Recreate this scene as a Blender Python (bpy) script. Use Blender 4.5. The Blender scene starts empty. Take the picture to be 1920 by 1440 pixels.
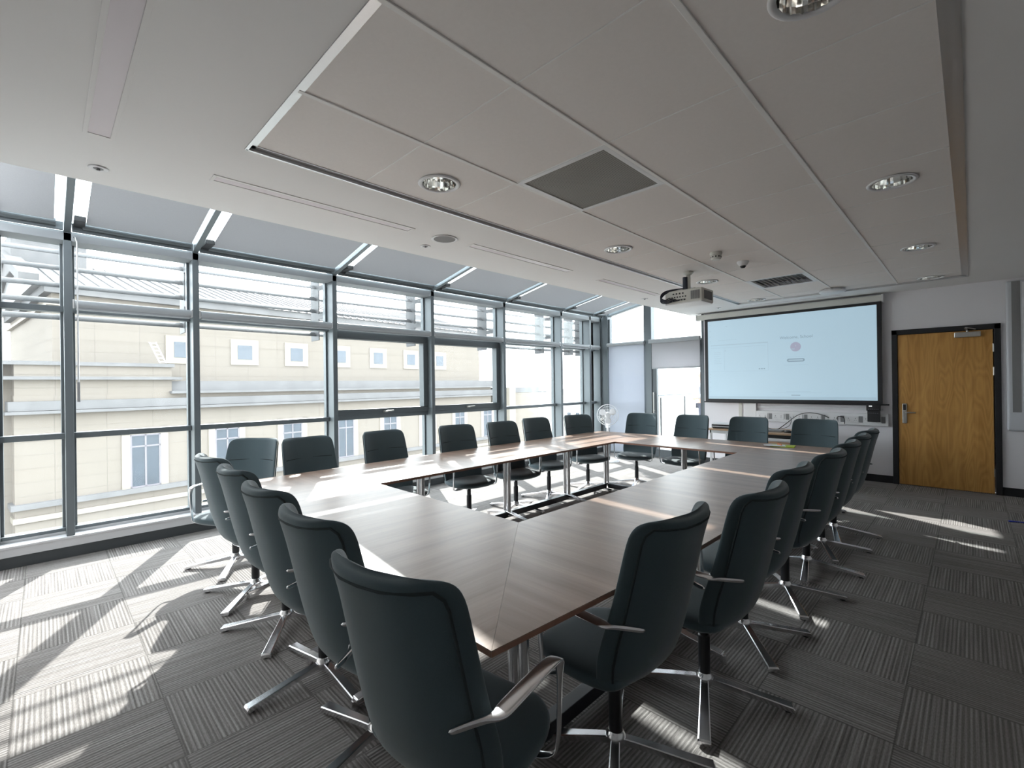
import bpy, bmesh, math, random
from mathutils import Vector, Matrix
random.seed(7)
S = bpy.context.scene
COL = S.collection
PI = math.pi
R = math.radians

# ------------------------------------------------------------------ camera
cam_d = bpy.data.cameras.new('camera')
cam = bpy.data.objects.new('camera', cam_d)
COL.objects.link(cam)
yaw, pitch, roll = R(44.7019), R(0.0417), R(-0.7389)
F = Vector((-math.sin(yaw)*math.cos(pitch), math.cos(yaw)*math.cos(pitch), math.sin(pitch)))
Rt = Vector((math.cos(yaw), math.sin(yaw), 0))
Up = Rt.cross(F)
R2 = math.cos(roll)*Rt + math.sin(roll)*Up
U2 = -math.sin(roll)*Rt + math.cos(roll)*Up
M = Matrix((R2, U2, -F)).transposed().to_4x4()
M.translation = Vector((0, 0, 1.433))
cam.matrix_world = M
cam_d.sensor_width = 36.0
cam_d.lens = 870.08/1920*36
cam_d.clip_start = 0.02
cam_d.clip_end = 6000
S.camera = cam

# ------------------------------------------------------------------ light
S.view_settings.view_transform = 'Standard'
S.view_settings.look = 'None'
S.view_settings.gamma = 1
S.view_settings.use_curve_mapping = False
S.view_settings.exposure = 1.36
w = bpy.data.worlds.new('sky'); S.world = w
w.use_nodes = True
bg = w.node_tree.nodes['Background']
bg.inputs[0].default_value = (0.90, 0.95, 1.0, 1)
bg.inputs[1].default_value = 3.3
sun_d = bpy.data.lights.new('sun', 'SUN')
sun_d.energy = 5.4
sun_d.angle = R(0.6)
sun_d.color = (1.0, 0.965, 0.93)
sun = bpy.data.objects.new('sun', sun_d); COL.objects.link(sun)
SUN_TO = Vector((-1.0, 0.535, 0.70))
sun.rotation_euler = SUN_TO.to_track_quat('Z', 'Y').to_euler()
sun.location = (-20, 12, 14)

# ------------------------------------------------------------------ helpers
def tag(o, label=None, cat=None, group=None, kind=None):
    if label: o['label'] = label
    if cat: o['category'] = cat
    if group: o['group'] = group
    if kind: o['kind'] = kind
    return o

def empty(name, loc, label=None, cat=None, group=None, kind=None, rz=0):
    o = bpy.data.objects.new(name, None)
    o.empty_display_size = 0.1
    COL.objects.link(o)
    o.location = loc; o.rotation_euler = (0, 0, rz)
    return tag(o, label, cat, group, kind)

def copy_tree(o, parent=None):
    c = o.copy(); COL.objects.link(c)
    if parent: c.parent = parent
    for ch in list(o.children): copy_tree(ch, c)
    return c

class MB:
    def __init__(s): s.bm = bmesh.new()
    def box(s, x0, x1, y0, y1, z0, z1):
        v = [s.bm.verts.new((x, y, z)) for x in (x0, x1) for y in (y0, y1) for z in (z0, z1)]
        for f in ((0,1,3,2),(4,6,7,5),(0,4,5,1),(2,3,7,6),(0,2,6,4),(1,5,7,3)):
            s.bm.faces.new([v[i] for i in f])
        return s
    def prism(s, pts, d):
        """polygon pts extruded by vector d"""
        d = Vector(d)
        a = [s.bm.verts.new(p) for p in pts]; b = [s.bm.verts.new(Vector(p)+d) for p in pts]
        n = len(pts)
        s.bm.faces.new(a[::-1]); s.bm.faces.new(b)
        for i in range(n): s.bm.faces.new((a[i], a[(i+1)%n], b[(i+1)%n], b[i]))
        return s
    def quad(s, *pts):
        s.bm.faces.new([s.bm.verts.new(p) for p in pts]); return s
    def bar(s, p0, p1, w0, h0, w1=None, h1=None, up=(0,0,1)):
        """tapered rectangular bar"""
        p0, p1 = Vector(p0), Vector(p1); d = (p1-p0).normalized()
        side = d.cross(Vector(up)).normalized(); u = side.cross(d)
        w1 = w0 if w1 is None else w1; h1 = h0 if h1 is None else h1
        rs = []
        for p, w_, h_ in ((p0, w0, h0), (p1, w1, h1)):
            rs.append([s.bm.verts.new(p+side*sx*w_/2+u*sz*h_/2) for sx, sz in ((-1,-1),(1,-1),(1,1),(-1,1))])
        s.bm.faces.new(rs[0][::-1]); s.bm.faces.new(rs[1])
        for i in range(4): s.bm.faces.new((rs[0][i], rs[0][(i+1)%4], rs[1][(i+1)%4], rs[1][i]))
        return s
    def loft(s, rings, cap=True, closed=True):
        vs = [[s.bm.verts.new(p) for p in r] for r in rings]
        n = len(rings[0])
        for a, b in zip(vs, vs[1:]):
            for i in range(n if closed else n-1):
                s.bm.faces.new((a[i], a[(i+1)%n], b[(i+1)%n], b[i]))
        if cap and closed:
            s.bm.faces.new(vs[0][::-1]); s.bm.faces.new(vs[-1])
        return s
    def lathe(s, prof, c=(0,0,0), n=32, axis='z', cap=True):
        rings = []
        for r, h in prof:
            ring = []
            for i in range(n):
                a = 2*PI*i/n
                if axis == 'z': p = (c[0]+r*math.cos(a), c[1]+r*math.sin(a), c[2]+h)
                elif axis == 'y': p = (c[0]+r*math.cos(a), c[1]+h, c[2]+r*math.sin(a))
                else: p = (c[0]+h, c[1]+r*math.cos(a), c[2]+r*math.sin(a))
                ring.append(p)
            rings.append(ring)
        return s.loft(rings, cap)
    def cyl(s, p0, p1, r, n=16, r1=None):
        p0, p1 = Vector(p0), Vector(p1); d = (p1-p0).normalized()
        a = d.orthogonal().normalized(); b = d.cross(a)
        r1 = r if r1 is None else r1
        rings = [[p+a*rr*math.cos(2*PI*i/n)+b*rr*math.sin(2*PI*i/n) for i in range(n)] for p, rr in ((p0, r), (p1, r1))]
        return s.loft(rings)
    def tube(s, path, r, n=8, closed=False):
        path = [Vector(p) for p in path]; m = len(path)
        rings = []; prev = None
        for i, p in enumerate(path):
            if closed: d = (path[(i+1)%m]-path[i-1]).normalized()
            else: d = (path[min(i+1, m-1)]-path[max(i-1, 0)]).normalized()
            a = d.orthogonal().normalized() if prev is None else (prev-d*prev.dot(d)).normalized()
            prev = a; b = d.cross(a)
            rings.append([p+a*r*math.cos(2*PI*k/n)+b*r*math.sin(2*PI*k/n) for k in range(n)])
        if closed: return s.loft(rings+[rings[0]], cap=False)
        return s.loft(rings)
    def build(s, name, mat, parent=None, smooth=False, bevel=0, sub=0, local=False, seg=2):
        bmesh.ops.remove_doubles(s.bm, verts=s.bm.verts, dist=1e-6)
        bmesh.ops.recalc_face_normals(s.bm, faces=s.bm.faces)
        if parent is not None and not local:
            bmesh.ops.translate(s.bm, verts=s.bm.verts, vec=-parent_world(parent))
        me = bpy.data.meshes.new(name)
        s.bm.to_mesh(me); s.bm.free()
        me.materials.append(mat)
        o = bpy.data.objects.new(name, me); COL.objects.link(o)
        if parent is not None: o.parent = parent
        if smooth:
            for p in me.polygons: p.use_smooth = True
        if bevel:
            b = o.modifiers.new('bevel', 'BEVEL'); b.width = bevel; b.segments = seg; b.limit_method = 'ANGLE'
        if sub:
            b = o.modifiers.new('sub', 'SUBSURF'); b.levels = sub; b.render_levels = sub
        return o

def parent_world(p):
    v = Vector(p.location)
    while p.parent is not None:
        p = p.parent; v += Vector(p.location)
    return v

def autosmooth(o, ang=35):
    me = o.data
    for p in me.polygons: p.use_smooth = True
    me.set_sharp_from_angle(angle=R(ang))
    return o

def text_mesh(body, size, mat, name, parent, loc, depth=0.0005, align='CENTER'):
    """lettering standing in the x-z plane, facing -y"""
    cu = bpy.data.curves.new(name, 'FONT'); cu.body = body; cu.size = size; cu.align_x = align; cu.extrude = depth
    t = bpy.data.objects.new(name, cu); COL.objects.link(t)
    bpy.context.view_layer.update()
    me = bpy.data.meshes.new_from_object(t.evaluated_get(bpy.context.evaluated_depsgraph_get()))
    bpy.data.objects.remove(t)
    me.transform(Matrix.Rotation(PI/2, 4, 'X'))
    me.transform(Matrix.Translation(Vector(loc)-parent_world(parent)))
    me.materials.clear(); me.materials.append(mat)
    o = bpy.data.objects.new(name, me); COL.objects.link(o); o.parent = parent
    return o

# ------------------------------------------------------------------ materials
def mat(name, col, rough=0.5, metal=0.0, spec=0.5, noise=0.0, nscale=20, bump=0.0, bscale=200, sheen=0.0, coat=0.0, emit=None, es=0):
    m = bpy.data.materials.new(name); m.use_nodes = True
    nt = m.node_tree; b = nt.nodes['Principled BSDF']
    b.inputs['Base Color'].default_value = (*col, 1)
    b.inputs['Roughness'].default_value = rough
    b.inputs['Metallic'].default_value = metal
    b.inputs['Specular IOR Level'].default_value = spec
    if sheen:
        b.inputs['Sheen Weight'].default_value = sheen
        b.inputs['Sheen Roughness'].default_value = 0.4
    if coat: b.inputs['Coat Weight'].default_value = coat
    if emit:
        b.inputs['Emission Color'].default_value = (*emit, 1); b.inputs['Emission Strength'].default_value = es
    tc = nt.nodes.new('ShaderNodeTexCoord')
    if noise:
        n = nt.nodes.new('ShaderNodeTexNoise'); n.inputs['Scale'].default_value = nscale; n.inputs['Detail'].default_value = 4
        nt.links.new(tc.outputs['Object'], n.inputs['Vector'])
        mx = nt.nodes.new('ShaderNodeMix'); mx.data_type = 'RGBA'
        mx.inputs['A'].default_value = (*[c*(1-noise) for c in col], 1)
        mx.inputs['B'].default_value = (*[min(1, c*(1+noise)) for c in col], 1)
        nt.links.new(n.outputs['Fac'], mx.inputs['Factor'])
        nt.links.new(mx.outputs['Result'], b.inputs['Base Color'])
    if bump:
        n = nt.nodes.new('ShaderNodeTexNoise'); n.inputs['Scale'].default_value = bscale
        nt.links.new(tc.outputs['Object'], n.inputs['Vector'])
        bp = nt.nodes.new('ShaderNodeBump'); bp.inputs['Strength'].default_value = bump; bp.inputs['Distance'].default_value = 0.002
        nt.links.new(n.outputs['Fac'], bp.inputs['Height'])
        nt.links.new(bp.outputs['Normal'], b.inputs['Normal'])
    return m

class N:
    """tiny node helper"""
    def __init__(s, name):
        s.m = bpy.data.materials.new(name); s.m.use_nodes = True
        s.nt = s.m.node_tree; s.b = s.nt.nodes['Principled BSDF']; s.out = s.nt.nodes['Material Output']
        s.tc = s.nt.nodes.new('ShaderNodeTexCoord')
    def lk(s, a, b): s.nt.links.new(a, b)
    def math(s, op, a, b=None, c=None):
        n = s.nt.nodes.new('ShaderNodeMath'); n.operation = op
        for i, v in enumerate((a, b, c)):
            if v is None: continue
            if hasattr(v, 'is_linked') or hasattr(v, 'links'): s.lk(v, n.inputs[i])
            else: n.inputs[i].default_value = v
        return n.outputs[0]
    def sep(s, v):
        n = s.nt.nodes.new('ShaderNodeSeparateXYZ'); s.lk(v, n.inputs[0]); return n.outputs
    def comb(s, x, y, z):
        n = s.nt.nodes.new('ShaderNodeCombineXYZ')
        for i, v in enumerate((x, y, z)):
            if hasattr(v, 'links'): s.lk(v, n.inputs[i])
            else: n.inputs[i].default_value = v
        return n.outputs[0]
    def noise(s, vec, scale, detail=3, rough=0.5, dist=0):
        n = s.nt.nodes.new('ShaderNodeTexNoise'); s.lk(vec, n.inputs['Vector'])
        n.inputs['Scale'].default_value = scale; n.inputs['Detail'].default_value = detail
        n.inputs['Roughness'].default_value = rough; n.inputs['Distortion'].default_value = dist
        return n.outputs['Fac']
    def ramp(s, fac, stops):
        n = s.nt.nodes.new('ShaderNodeValToRGB'); s.lk(fac, n.inputs[0])
        e = n.color_ramp.elements
        e[0].position = stops[0][0]; e[0].color = (*stops[0][1], 1)
        e[1].position = stops[-1][0]; e[1].color = (*stops[-1][1], 1)
        for p, c in stops[1:-1]:
            k = e.new(p); k.color = (*c, 1)
        return n.outputs[0]
    def mix(s, f, a, b):
        n = s.nt.nodes.new('ShaderNodeMix'); n.data_type = 'RGBA'
        for key, v in (('Factor', f), ('A', a), ('B', b)):
            if hasattr(v, 'links'): s.lk(v, n.inputs[key])
            elif key == 'Factor': n.inputs[key].default_value = v
            else: n.inputs[key].default_value = (*v, 1)
        return n.outputs['Result']
    def bump(s, h, st=0.3, d=0.002):
        n = s.nt.nodes.new('ShaderNodeBump'); n.inputs['Strength'].default_value = st; n.inputs['Distance'].default_value = d
        s.lk(h, n.inputs['Height']); s.lk(n.outputs[0], s.b.inputs['Normal'])

def carpet_mat():
    n = N('carpet')
    x, y, z = n.sep(n.tc.outputs['Object'])
    gx = n.math('DIVIDE', n.math('ADD', x, 0.23), 0.49)
    gy = n.math('DIVIDE', n.math('SUBTRACT', y, 7.24), 0.49)
    ix = n.math('FLOOR', gx); iy = n.math('FLOOR', gy)
    par = n.math('FLOORED_MODULO', n.math('ADD', ix, iy), 2.0)       # 0: ribs run along y
    s_ = n.math('ADD', n.math('MULTIPLY', x, n.math('SUBTRACT', 1.0, par)), n.math('MULTIPLY', y, par))
    t_ = n.math('ADD', n.math('MULTIPLY', y, n.math('SUBTRACT', 1.0, par)), n.math('MULTIPLY', x, par))
    tid = n.math('ADD', n.math('MULTIPLY', ix, 3.7), n.math('MULTIPLY', iy, 9.1))
    coarse = n.noise(n.comb(n.math('MULTIPLY', s_, 140.0), n.math('MULTIPLY', t_, 1.6), tid), 1.0, 2)
    fine = n.noise(n.comb(n.math('MULTIPLY', s_, 260.0), n.math('MULTIPLY', t_, 60.0), tid), 1.0, 2)
    wave = n.math('MULTIPLY_ADD', n.math('SINE', n.math('MULTIPLY', s_, 2*PI/0.0170)), 0.5, 0.5)
    v = n.math('ADD', n.math('ADD', n.math('MULTIPLY', coarse, 0.75), n.math('MULTIPLY', wave, 0.27)), n.math('MULTIPLY', fine, 0.38))
    tone = n.noise(n.comb(tid, 0.5, 0.5), 5.0, 1)
    blot = n.noise(n.tc.outputs['Object'], 1.3, 3)
    v = n.math('ADD', v, n.math('MULTIPLY', n.math('SUBTRACT', tone, 0.5), 0.16))
    col = n.ramp(v, [(0.35, (0.108, 0.100, 0.096)), (0.62, (0.215, 0.200, 0.193)), (0.78, (0.31, 0.290, 0.280)), (1.0, (0.44, 0.42, 0.41))])
    col = n.mix(n.math('MULTIPLY', n.math('SUBTRACT', blot, 0.45), 0.5), col, (0.10, 0.09, 0.082))
    # joints between the tiles
    fx = n.math('FRACT', gx); fy = n.math('FRACT', gy)
    j = n.math('MINIMUM', n.math('MINIMUM', fx, n.math('SUBTRACT', 1.0, fx)), n.math('MINIMUM', fy, n.math('SUBTRACT', 1.0, fy)))
    jm = n.math('LESS_THAN', j, 0.006)
    col = n.mix(n.math('MULTIPLY', jm, 0.45), col, (0.04, 0.037, 0.035))
    n.lk(col, n.b.inputs['Base Color'])
    n.b.inputs['Roughness'].default_value = 0.95; n.b.inputs['Specular IOR Level'].default_value = 0.15
    n.bump(v, 0.6, 0.004)
    return n.m

def wood_mat(name, axis, c0, c1, c2, scale=1.0, rough=0.3, spec=0.5, cathedral=False):
    """grain runs along axis"""
    n = N(name)
    x, y, z = n.sep(n.tc.outputs['Object'])
    k = {'x': (1.5, 34, 34), 'y': (34, 1.5, 34), 'z': (34, 34, 1.5)}[axis]
    v1 = n.comb(n.math('MULTIPLY', x, k[0]*scale), n.math('MULTIPLY', y, k[1]*scale), n.math('MULTIPLY', z, k[2]*scale))
    g1 = n.noise(v1, 0.45, 4, 0.55)
    g2 = n.noise(v1, 3.2, 4, 0.6)
    g = n.math('ADD', n.math('MULTIPLY', g1, 0.7), n.math('MULTIPLY', g2, 0.3))
    if cathedral:
        k2 = (5.0, 5.0, 0.85)
        v2 = n.comb(n.math('MULTIPLY', x, k2[0]), n.math('MULTIPLY', y, k2[1]), n.math('MULTIPLY', z, k2[2]))
        f = n.noise(v2, 1.3, 1, 0.4)
        rings = n.math('FRACT', n.math('MULTIPLY', f, 13.0))
        rings = n.math('ABSOLUTE', n.math('SUBTRACT', rings, 0.5))
        g = n.math('ADD', n.math('MULTIPLY', g, 0.80), n.math('MULTIPLY', rings, 0.26))
    col = n.ramp(g, [(0.3, c0), (0.5, c1), (0.72, c2)])
    n.lk(col, n.b.inputs['Base Color'])
    n.b.inputs['Roughness'].default_value = rough
    n.b.inputs['Specular IOR Level'].default_value = spec
    n.bump(g2, 0.04, 0.001)
    return n.m

def glass_mat(name, tint=(0.96, 0.985, 0.98), refl=0.05, veil=0.02, transp=None):
    m = bpy.data.materials.new(name); m.use_nodes = True; nt = m.node_tree
    for nd in list(nt.nodes):
        if nd.type == 'BSDF_PRINCIPLED': nt.nodes.remove(nd)
    out = nt.nodes['Material Output']
    t = nt.nodes.new('ShaderNodeBsdfTransparent'); t.inputs[0].default_value = (*tint, 1)
    g = nt.nodes.new('ShaderNodeBsdfGlossy'); g.inputs['Roughness'].default_value = 0.02
    fr = nt.nodes.new('ShaderNodeFresnel'); fr.inputs['IOR'].default_value = 1.35
    m1 = nt.nodes.new('ShaderNodeMixShader'); k_ = nt.nodes.new('ShaderNodeMath'); k_.operation = 'MULTIPLY'; k_.inputs[1].default_value = 0.09; nt.links.new(fr.outputs[0], k_.inputs[0]); nt.links.new(k_.outputs[0], m1.inputs[0])
    nt.links.new(t.outputs[0], m1.inputs[1]); nt.links.new(g.outputs[0], m1.inputs[2])
    last = m1
    if veil:  # translucent share mixed in to lay a hazy veil of light over the view
        tr = nt.nodes.new('ShaderNodeBsdfTranslucent'); tr.inputs[0].default_value = (1, 1, 1, 1)
        m2 = nt.nodes.new('ShaderNodeMixShader')
        tc = nt.nodes.new('ShaderNodeTexCoord'); nz = nt.nodes.new('ShaderNodeTexNoise'); nz.inputs['Scale'].default_value = 1.2
        nt.links.new(tc.outputs['Object'], nz.inputs['Vector'])
        mp = nt.nodes.new('ShaderNodeMapRange'); mp.inputs['From Min'].default_value = 0.3; mp.inputs['From Max'].default_value = 0.7
        mp.inputs['To Min'].default_value = veil*0.6; mp.inputs['To Max'].default_value = veil*1.4
        nt.links.new(nz.outputs['Fac'], mp.inputs['Value']); nt.links.new(mp.outputs[0], m2.inputs[0])
        nt.links.new(m1.outputs[0], m2.inputs[1]); nt.links.new(tr.outputs[0], m2.inputs[2]); last = m2
    nt.links.new(last.outputs[0], out.inputs[0])
    return m

def fabric_blind(name, col, transl, open_):
    m = bpy.data.materials.new(name); m.use_nodes = True; nt = m.node_tree
    nt.nodes.remove(nt.nodes['Principled BSDF']); out = nt.nodes['Material Output']
    d = nt.nodes.new('ShaderNodeBsdfDiffuse'); t = nt.nodes.new('ShaderNodeBsdfTranslucent'); p = nt.nodes.new('ShaderNodeBsdfTransparent')
    tc = nt.nodes.new('ShaderNodeTexCoord'); nz = nt.nodes.new('ShaderNodeTexNoise'); nz.inputs['Scale'].default_value = 150
    nt.links.new(tc.outputs['Object'], nz.inputs['Vector'])
    mx = nt.nodes.new('ShaderNodeMix'); mx.data_type = 'RGBA'
    mx.inputs['A'].default_value = (*[c*0.93 for c in col], 1); mx.inputs['B'].default_value = (*[min(1, c*1.07) for c in col], 1)
    nt.links.new(nz.outputs['Fac'], mx.inputs['Factor'])
    nt.links.new(mx.outputs['Result'], d.inputs[0]); nt.links.new(mx.outputs['Result'], t.inputs[0])
    m1 = nt.nodes.new('ShaderNodeMixShader'); m1.inputs[0].default_value = transl
    nt.links.new(d.outputs[0], m1.inputs[1]); nt.links.new(t.outputs[0], m1.inputs[2])
    m2 = nt.nodes.new('ShaderNodeMixShader'); m2.inputs[0].default_value = open_
    nt.links.new(m1.outputs[0], m2.inputs[1]); nt.links.new(p.outputs[0], m2.inputs[2])
    nt.links.new(m2.outputs[0], out.inputs[0])
    return m

def stone_mat(name, col, bx=1.9, bz=0.62):
    """sawn stone facing with thin joints (local y along the wall, z up) and rain streaks"""
    n = N(name)
    x, y, z = n.sep(n.tc.outputs['Object'])
    h = n.math('ADD', x, y)
    fz = n.math('FRACT', n.math('DIVIDE', z, bz))
    fy = n.math('FRACT', n.math('DIVIDE', h, bx))
    jz = n.math('LESS_THAN', fz, 0.035); jy = n.math('LESS_THAN', fy, 0.014)
    j = n.math('MAXIMUM', jz, jy)
    streak = n.noise(n.comb(n.math('MULTIPLY', h, 3.0), 0.0, n.math('MULTIPLY', z, 0.25)), 1.0, 4)
    tone = n.noise(n.comb(n.math('FLOOR', n.math('DIVIDE', h, bx)), n.math('FLOOR', n.math('DIVIDE', z, bz)), 0.3), 3.1, 1)
    c = n.mix(n.math('MULTIPLY', n.math('SUBTRACT', streak, 0.35), 0.55), col, tuple(k*0.78 for k in col))
    c = n.mix(n.math('MULTIPLY', tone, 0.25), c, (min(1, col[0]*1.12), col[1]*1.05, col[2]*0.95))
    c = n.mix(n.math('MULTIPLY', j, 0.45), c, tuple(k*0.45 for k in col))
    n.lk(c, n.b.inputs['Base Color']); n.b.inputs['Roughness'].default_value = 0.9; n.b.inputs['Specular IOR Level'].default_value = 0.1
    return n.m

def perf_mat(name, col, hole, pitch=0.012):
    n = N(name)
    x, y, z = n.sep(n.tc.outputs['Object'])
    fx = n.math('SUBTRACT', n.math('FRACT', n.math('DIVIDE', x, pitch)), 0.5)
    fy = n.math('SUBTRACT', n.math('FRACT', n.math('DIVIDE', y, pitch)), 0.5)
    d = n.math('ADD', n.math('MULTIPLY', fx, fx), n.math('MULTIPLY', fy, fy))
    c = n.mix(n.math('LESS_THAN', d, 0.10), col, hole)
    dirt = n.noise(n.tc.outputs['Object'], 3.0, 3)
    c = n.mix(n.math('MULTIPLY', dirt, 0.5), c, hole)
    n.lk(c, n.b.inputs['Base Color']); n.b.inputs['Roughness'].default_value = 0.6
    return n.m

m_carpet = carpet_mat()
m_wall = mat('wall_paint', (0.82, 0.80, 0.83), 0.85, bump=0.05, bscale=300, noise=0.02, nscale=2, spec=0.2)
m_wall2 = mat('wall_paint_white', (0.86, 0.84, 0.83), 0.85, noise=0.02, nscale=2, spec=0.2)
m_soffit = mat('plasterboard_white', (0.84, 0.83, 0.83), 0.85, noise=0.02, nscale=1.5, spec=0.2)
m_tile = mat('mineral_tile', (0.86, 0.82, 0.80), 0.9, noise=0.03, nscale=60, bump=0.08, bscale=400, spec=0.15)
m_grid = mat('ceiling_grid_white', (0.88, 0.87, 0.86), 0.5)
m_alu = mat('brushed_aluminium', (0.62, 0.62, 0.63), 0.38, 0.85, noise=0.03, nscale=80)
m_frame = mat('window_frame_grey', (0.135, 0.155, 0.168), 0.42, 0.25, noise=0.04, nscale=6)
m_frame_dk = mat('window_vent_grey', (0.10, 0.115, 0.125), 0.45, 0.2, noise=0.04, nscale=6)
m_black = mat('black_paint', (0.012, 0.012, 0.015), 0.45, noise=0.1, nscale=9)
m_skirt_l = mat('dark_grey_skirting', (0.05, 0.056, 0.062), 0.5, noise=0.05, nscale=9)
m_sill = mat('sill_grey_white', (0.58, 0.58, 0.60), 0.4, noise=0.03, nscale=7)
m_cass = mat('blind_cassette_grey', (0.34, 0.36, 0.38), 0.45, noise=0.03, nscale=12)
m_glass = glass_mat('window_glass', veil=0.007)
m_glass_rf = glass_mat('roof_glass', (0.9, 0.94, 0.94), veil=0.004)
m_balu = glass_mat('balustrade_glass', (0.93, 0.96, 0.96), veil=0.006)
m_rblind = fabric_blind('roof_blind_fabric', (0.50, 0.51, 0.54), 0.10, 0.0)
m_wblind = fabric_blind('screen_blind_fabric', (0.50, 0.53, 0.60), 0.20, 0.10)
m_wblind2 = fabric_blind('door_blind_fabric', (0.60, 0.60, 0.63), 0.26, 0.02)
m_fab = mat('chair_fabric', (0.078, 0.110, 0.125), 0.85, noise=0.12, nscale=350, bump=0.35, bscale=900, sheen=0.45, spec=0.25)
m_seam = mat('chair_seam', (0.03, 0.042, 0.046), 0.9, noise=0.1, nscale=90)
m_chrome = mat('polished_aluminium', (0.86, 0.86, 0.88), 0.2, 1.0, noise=0.02, nscale=30)
m_gas = mat('black_column', (0.015, 0.016, 0.02), 0.35, noise=0.1, nscale=30)
m_rail = mat('black_table_rail', (0.02, 0.022, 0.03), 0.35, noise=0.1, nscale=30)
W0, W1, W2 = (0.23, 0.145, 0.105), (0.33, 0.22, 0.165), (0.43, 0.30, 0.235)
m_wood_x = wood_mat('table_veneer_x', 'x', W0, W1, W2, 0.8, 0.34, 0.5)
m_wood_y = wood_mat('table_veneer_y', 'y', W0, W1, W2, 0.8, 0.34, 0.5)
m_edge = mat('table_edge', (0.30, 0.15, 0.105), 0.4, noise=0.15, nscale=40)
m_oak = wood_mat('oak_door', 'z', (0.44, 0.215, 0.055), (0.60, 0.315, 0.09), (0.70, 0.40, 0.13), 0.9, 0.4, 0.4, True)
m_beech = wood_mat('desk_wood', 'x', (0.36, 0.22, 0.13), (0.46, 0.30, 0.19), (0.52, 0.36, 0.24), 0.8, 0.4)
m_steel = mat('satin_steel', (0.55, 0.54, 0.52), 0.3, 1.0, noise=0.03, nscale=50)
m_white = mat('white_plastic', (0.78, 0.78, 0.80), 0.4, noise=0.02, nscale=10)
m_offwhite = mat('offwhite_plastic', (0.62, 0.61, 0.57), 0.45, noise=0.04, nscale=12)
m_dkplastic = mat('black_plastic', (0.02, 0.02, 0.022), 0.4, noise=0.1, nscale=20)
m_grey = mat('grey_plastic', (0.22, 0.22, 0.23), 0.5, noise=0.04, nscale=20)
m_navy = mat('cable_navy', (0.016, 0.022, 0.04), 0.5, noise=0.1, nscale=20)
m_screen = mat('projected_screen', (0.40, 0.47, 0.52), 0.9, emit=(0.40, 0.58, 0.70), es=0.26, noise=0.01, nscale=3)  # weak emission put in for the projector's light, also in the page tones below
m_scrink = mat('screen_ink', (0.22, 0.27, 0.32), 0.9, emit=(0.25, 0.36, 0.45), es=0.22, noise=0.01, nscale=3)
m_scrpink = mat('screen_mauve', (0.33, 0.32, 0.40), 0.9, emit=(0.34, 0.36, 0.47), es=0.26, noise=0.01, nscale=3)
m_scrfaint = mat('screen_faint', (0.36, 0.42, 0.47), 0.9, emit=(0.35, 0.51, 0.62), es=0.25, noise=0.01, nscale=3)
m_led = mat('lit_label', (0.5, 0.5, 0.5), 0.5, emit=(0.8, 0.85, 0.9), es=0.6, noise=0.01, nscale=3)
m_green = mat('green_paper', (0.42, 0.55, 0.02), 0.6, noise=0.05, nscale=8)
m_orange = mat('orange_plastic', (0.5, 0.12, 0.02), 0.5, noise=0.05, nscale=8)
m_blue = mat('blue_plastic', (0.01, 0.03, 0.45), 0.4, noise=0.05, nscale=8)
m_diff = mat('light_diffuser', (0.66, 0.59, 0.63), 0.35, noise=0.04, nscale=2)
m_refl = mat('faceted_reflector', (0.85, 0.84, 0.82), 0.08, 1.0, noise=0.02, nscale=9)
m_lamp = mat('lamp_tube', (0.8, 0.78, 0.72), 0.3, noise=0.02, nscale=9)
m_perf = perf_mat('perforated_grille', (0.34, 0.325, 0.30), (0.10, 0.095, 0.088))
m_wboard = mat('whiteboard', (0.62, 0.63, 0.67), 0.35, noise=0.02, nscale=2)
m_gboard = mat('grey_board', (0.25, 0.245, 0.25), 0.8, noise=0.04, nscale=30)
m_stone = stone_mat('stone_cream', (0.19, 0.170, 0.150))
m_stone_d = mat('stone_weathered', (0.145, 0.143, 0.146), 0.95, noise=0.25, nscale=1.2, spec=0.1)
m_stone_l = mat('stone_surround', (0.26, 0.235, 0.20), 0.9, noise=0.06, nscale=1.5, spec=0.1)
m_roofm = mat('standing_seam_roof', (0.17, 0.17, 0.175), 0.6, noise=0.08, nscale=1)
m_bwin = mat('facade_window_glass', (0.03, 0.045, 0.065), 0.15, noise=0.3, nscale=1.5, spec=0.8)
m_bwinf = mat('facade_window_frame', (0.16, 0.15, 0.17), 0.5, noise=0.1, nscale=3)
m_pave = mat('terrace_paving', (0.20, 0.19, 0.18), 0.9, noise=0.12, nscale=3)
m_ground = mat('far_ground', (0.30, 0.30, 0.28), 0.95, noise=0.2, nscale=0.05)
m_sea = mat('sea_water', (0.30, 0.36, 0.40), 0.35, noise=0.08, nscale=0.02)
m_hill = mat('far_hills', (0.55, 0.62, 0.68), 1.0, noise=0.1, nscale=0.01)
m_louv = mat('louvre_grey', (0.055, 0.057, 0.062), 0.5, 0.2, noise=0.05, nscale=10)
m_house = mat('far_house_wall', (0.55, 0.52, 0.48), 0.9, noise=0.1, nscale=0.5)
m_hroof = mat('far_house_roof', (0.30, 0.28, 0.28), 0.9, noise=0.1, nscale=0.5)
m_skin = mat('skin', (0.52, 0.30, 0.22), 0.6, noise=0.05, nscale=20)
m_shirt = mat('white_shirt', (0.30, 0.31, 0.34), 0.9, noise=0.04, nscale=20)
m_trous = mat('dark_trousers', (0.04, 0.045, 0.07), 0.9, noise=0.08, nscale=20)
m_hair = mat('dark_hair', (0.05, 0.035, 0.025), 0.7, noise=0.2, nscale=60)

# ------------------------------------------------------------------ room shell
YF = 8.24          # far wall
YN = -0.42         # near wall (behind the camera)
XR = 2.4           # right wall
XW = -5.5          # room face of the window mullions
ZC = 2.631         # plaster ceiling
ZT = 2.645         # ceiling tiles
XS = -3.60         # edge of the plaster ceiling
def struct(name, mb, m, **k):
    return tag(mb.build(name, m, **k), kind='structure')

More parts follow.
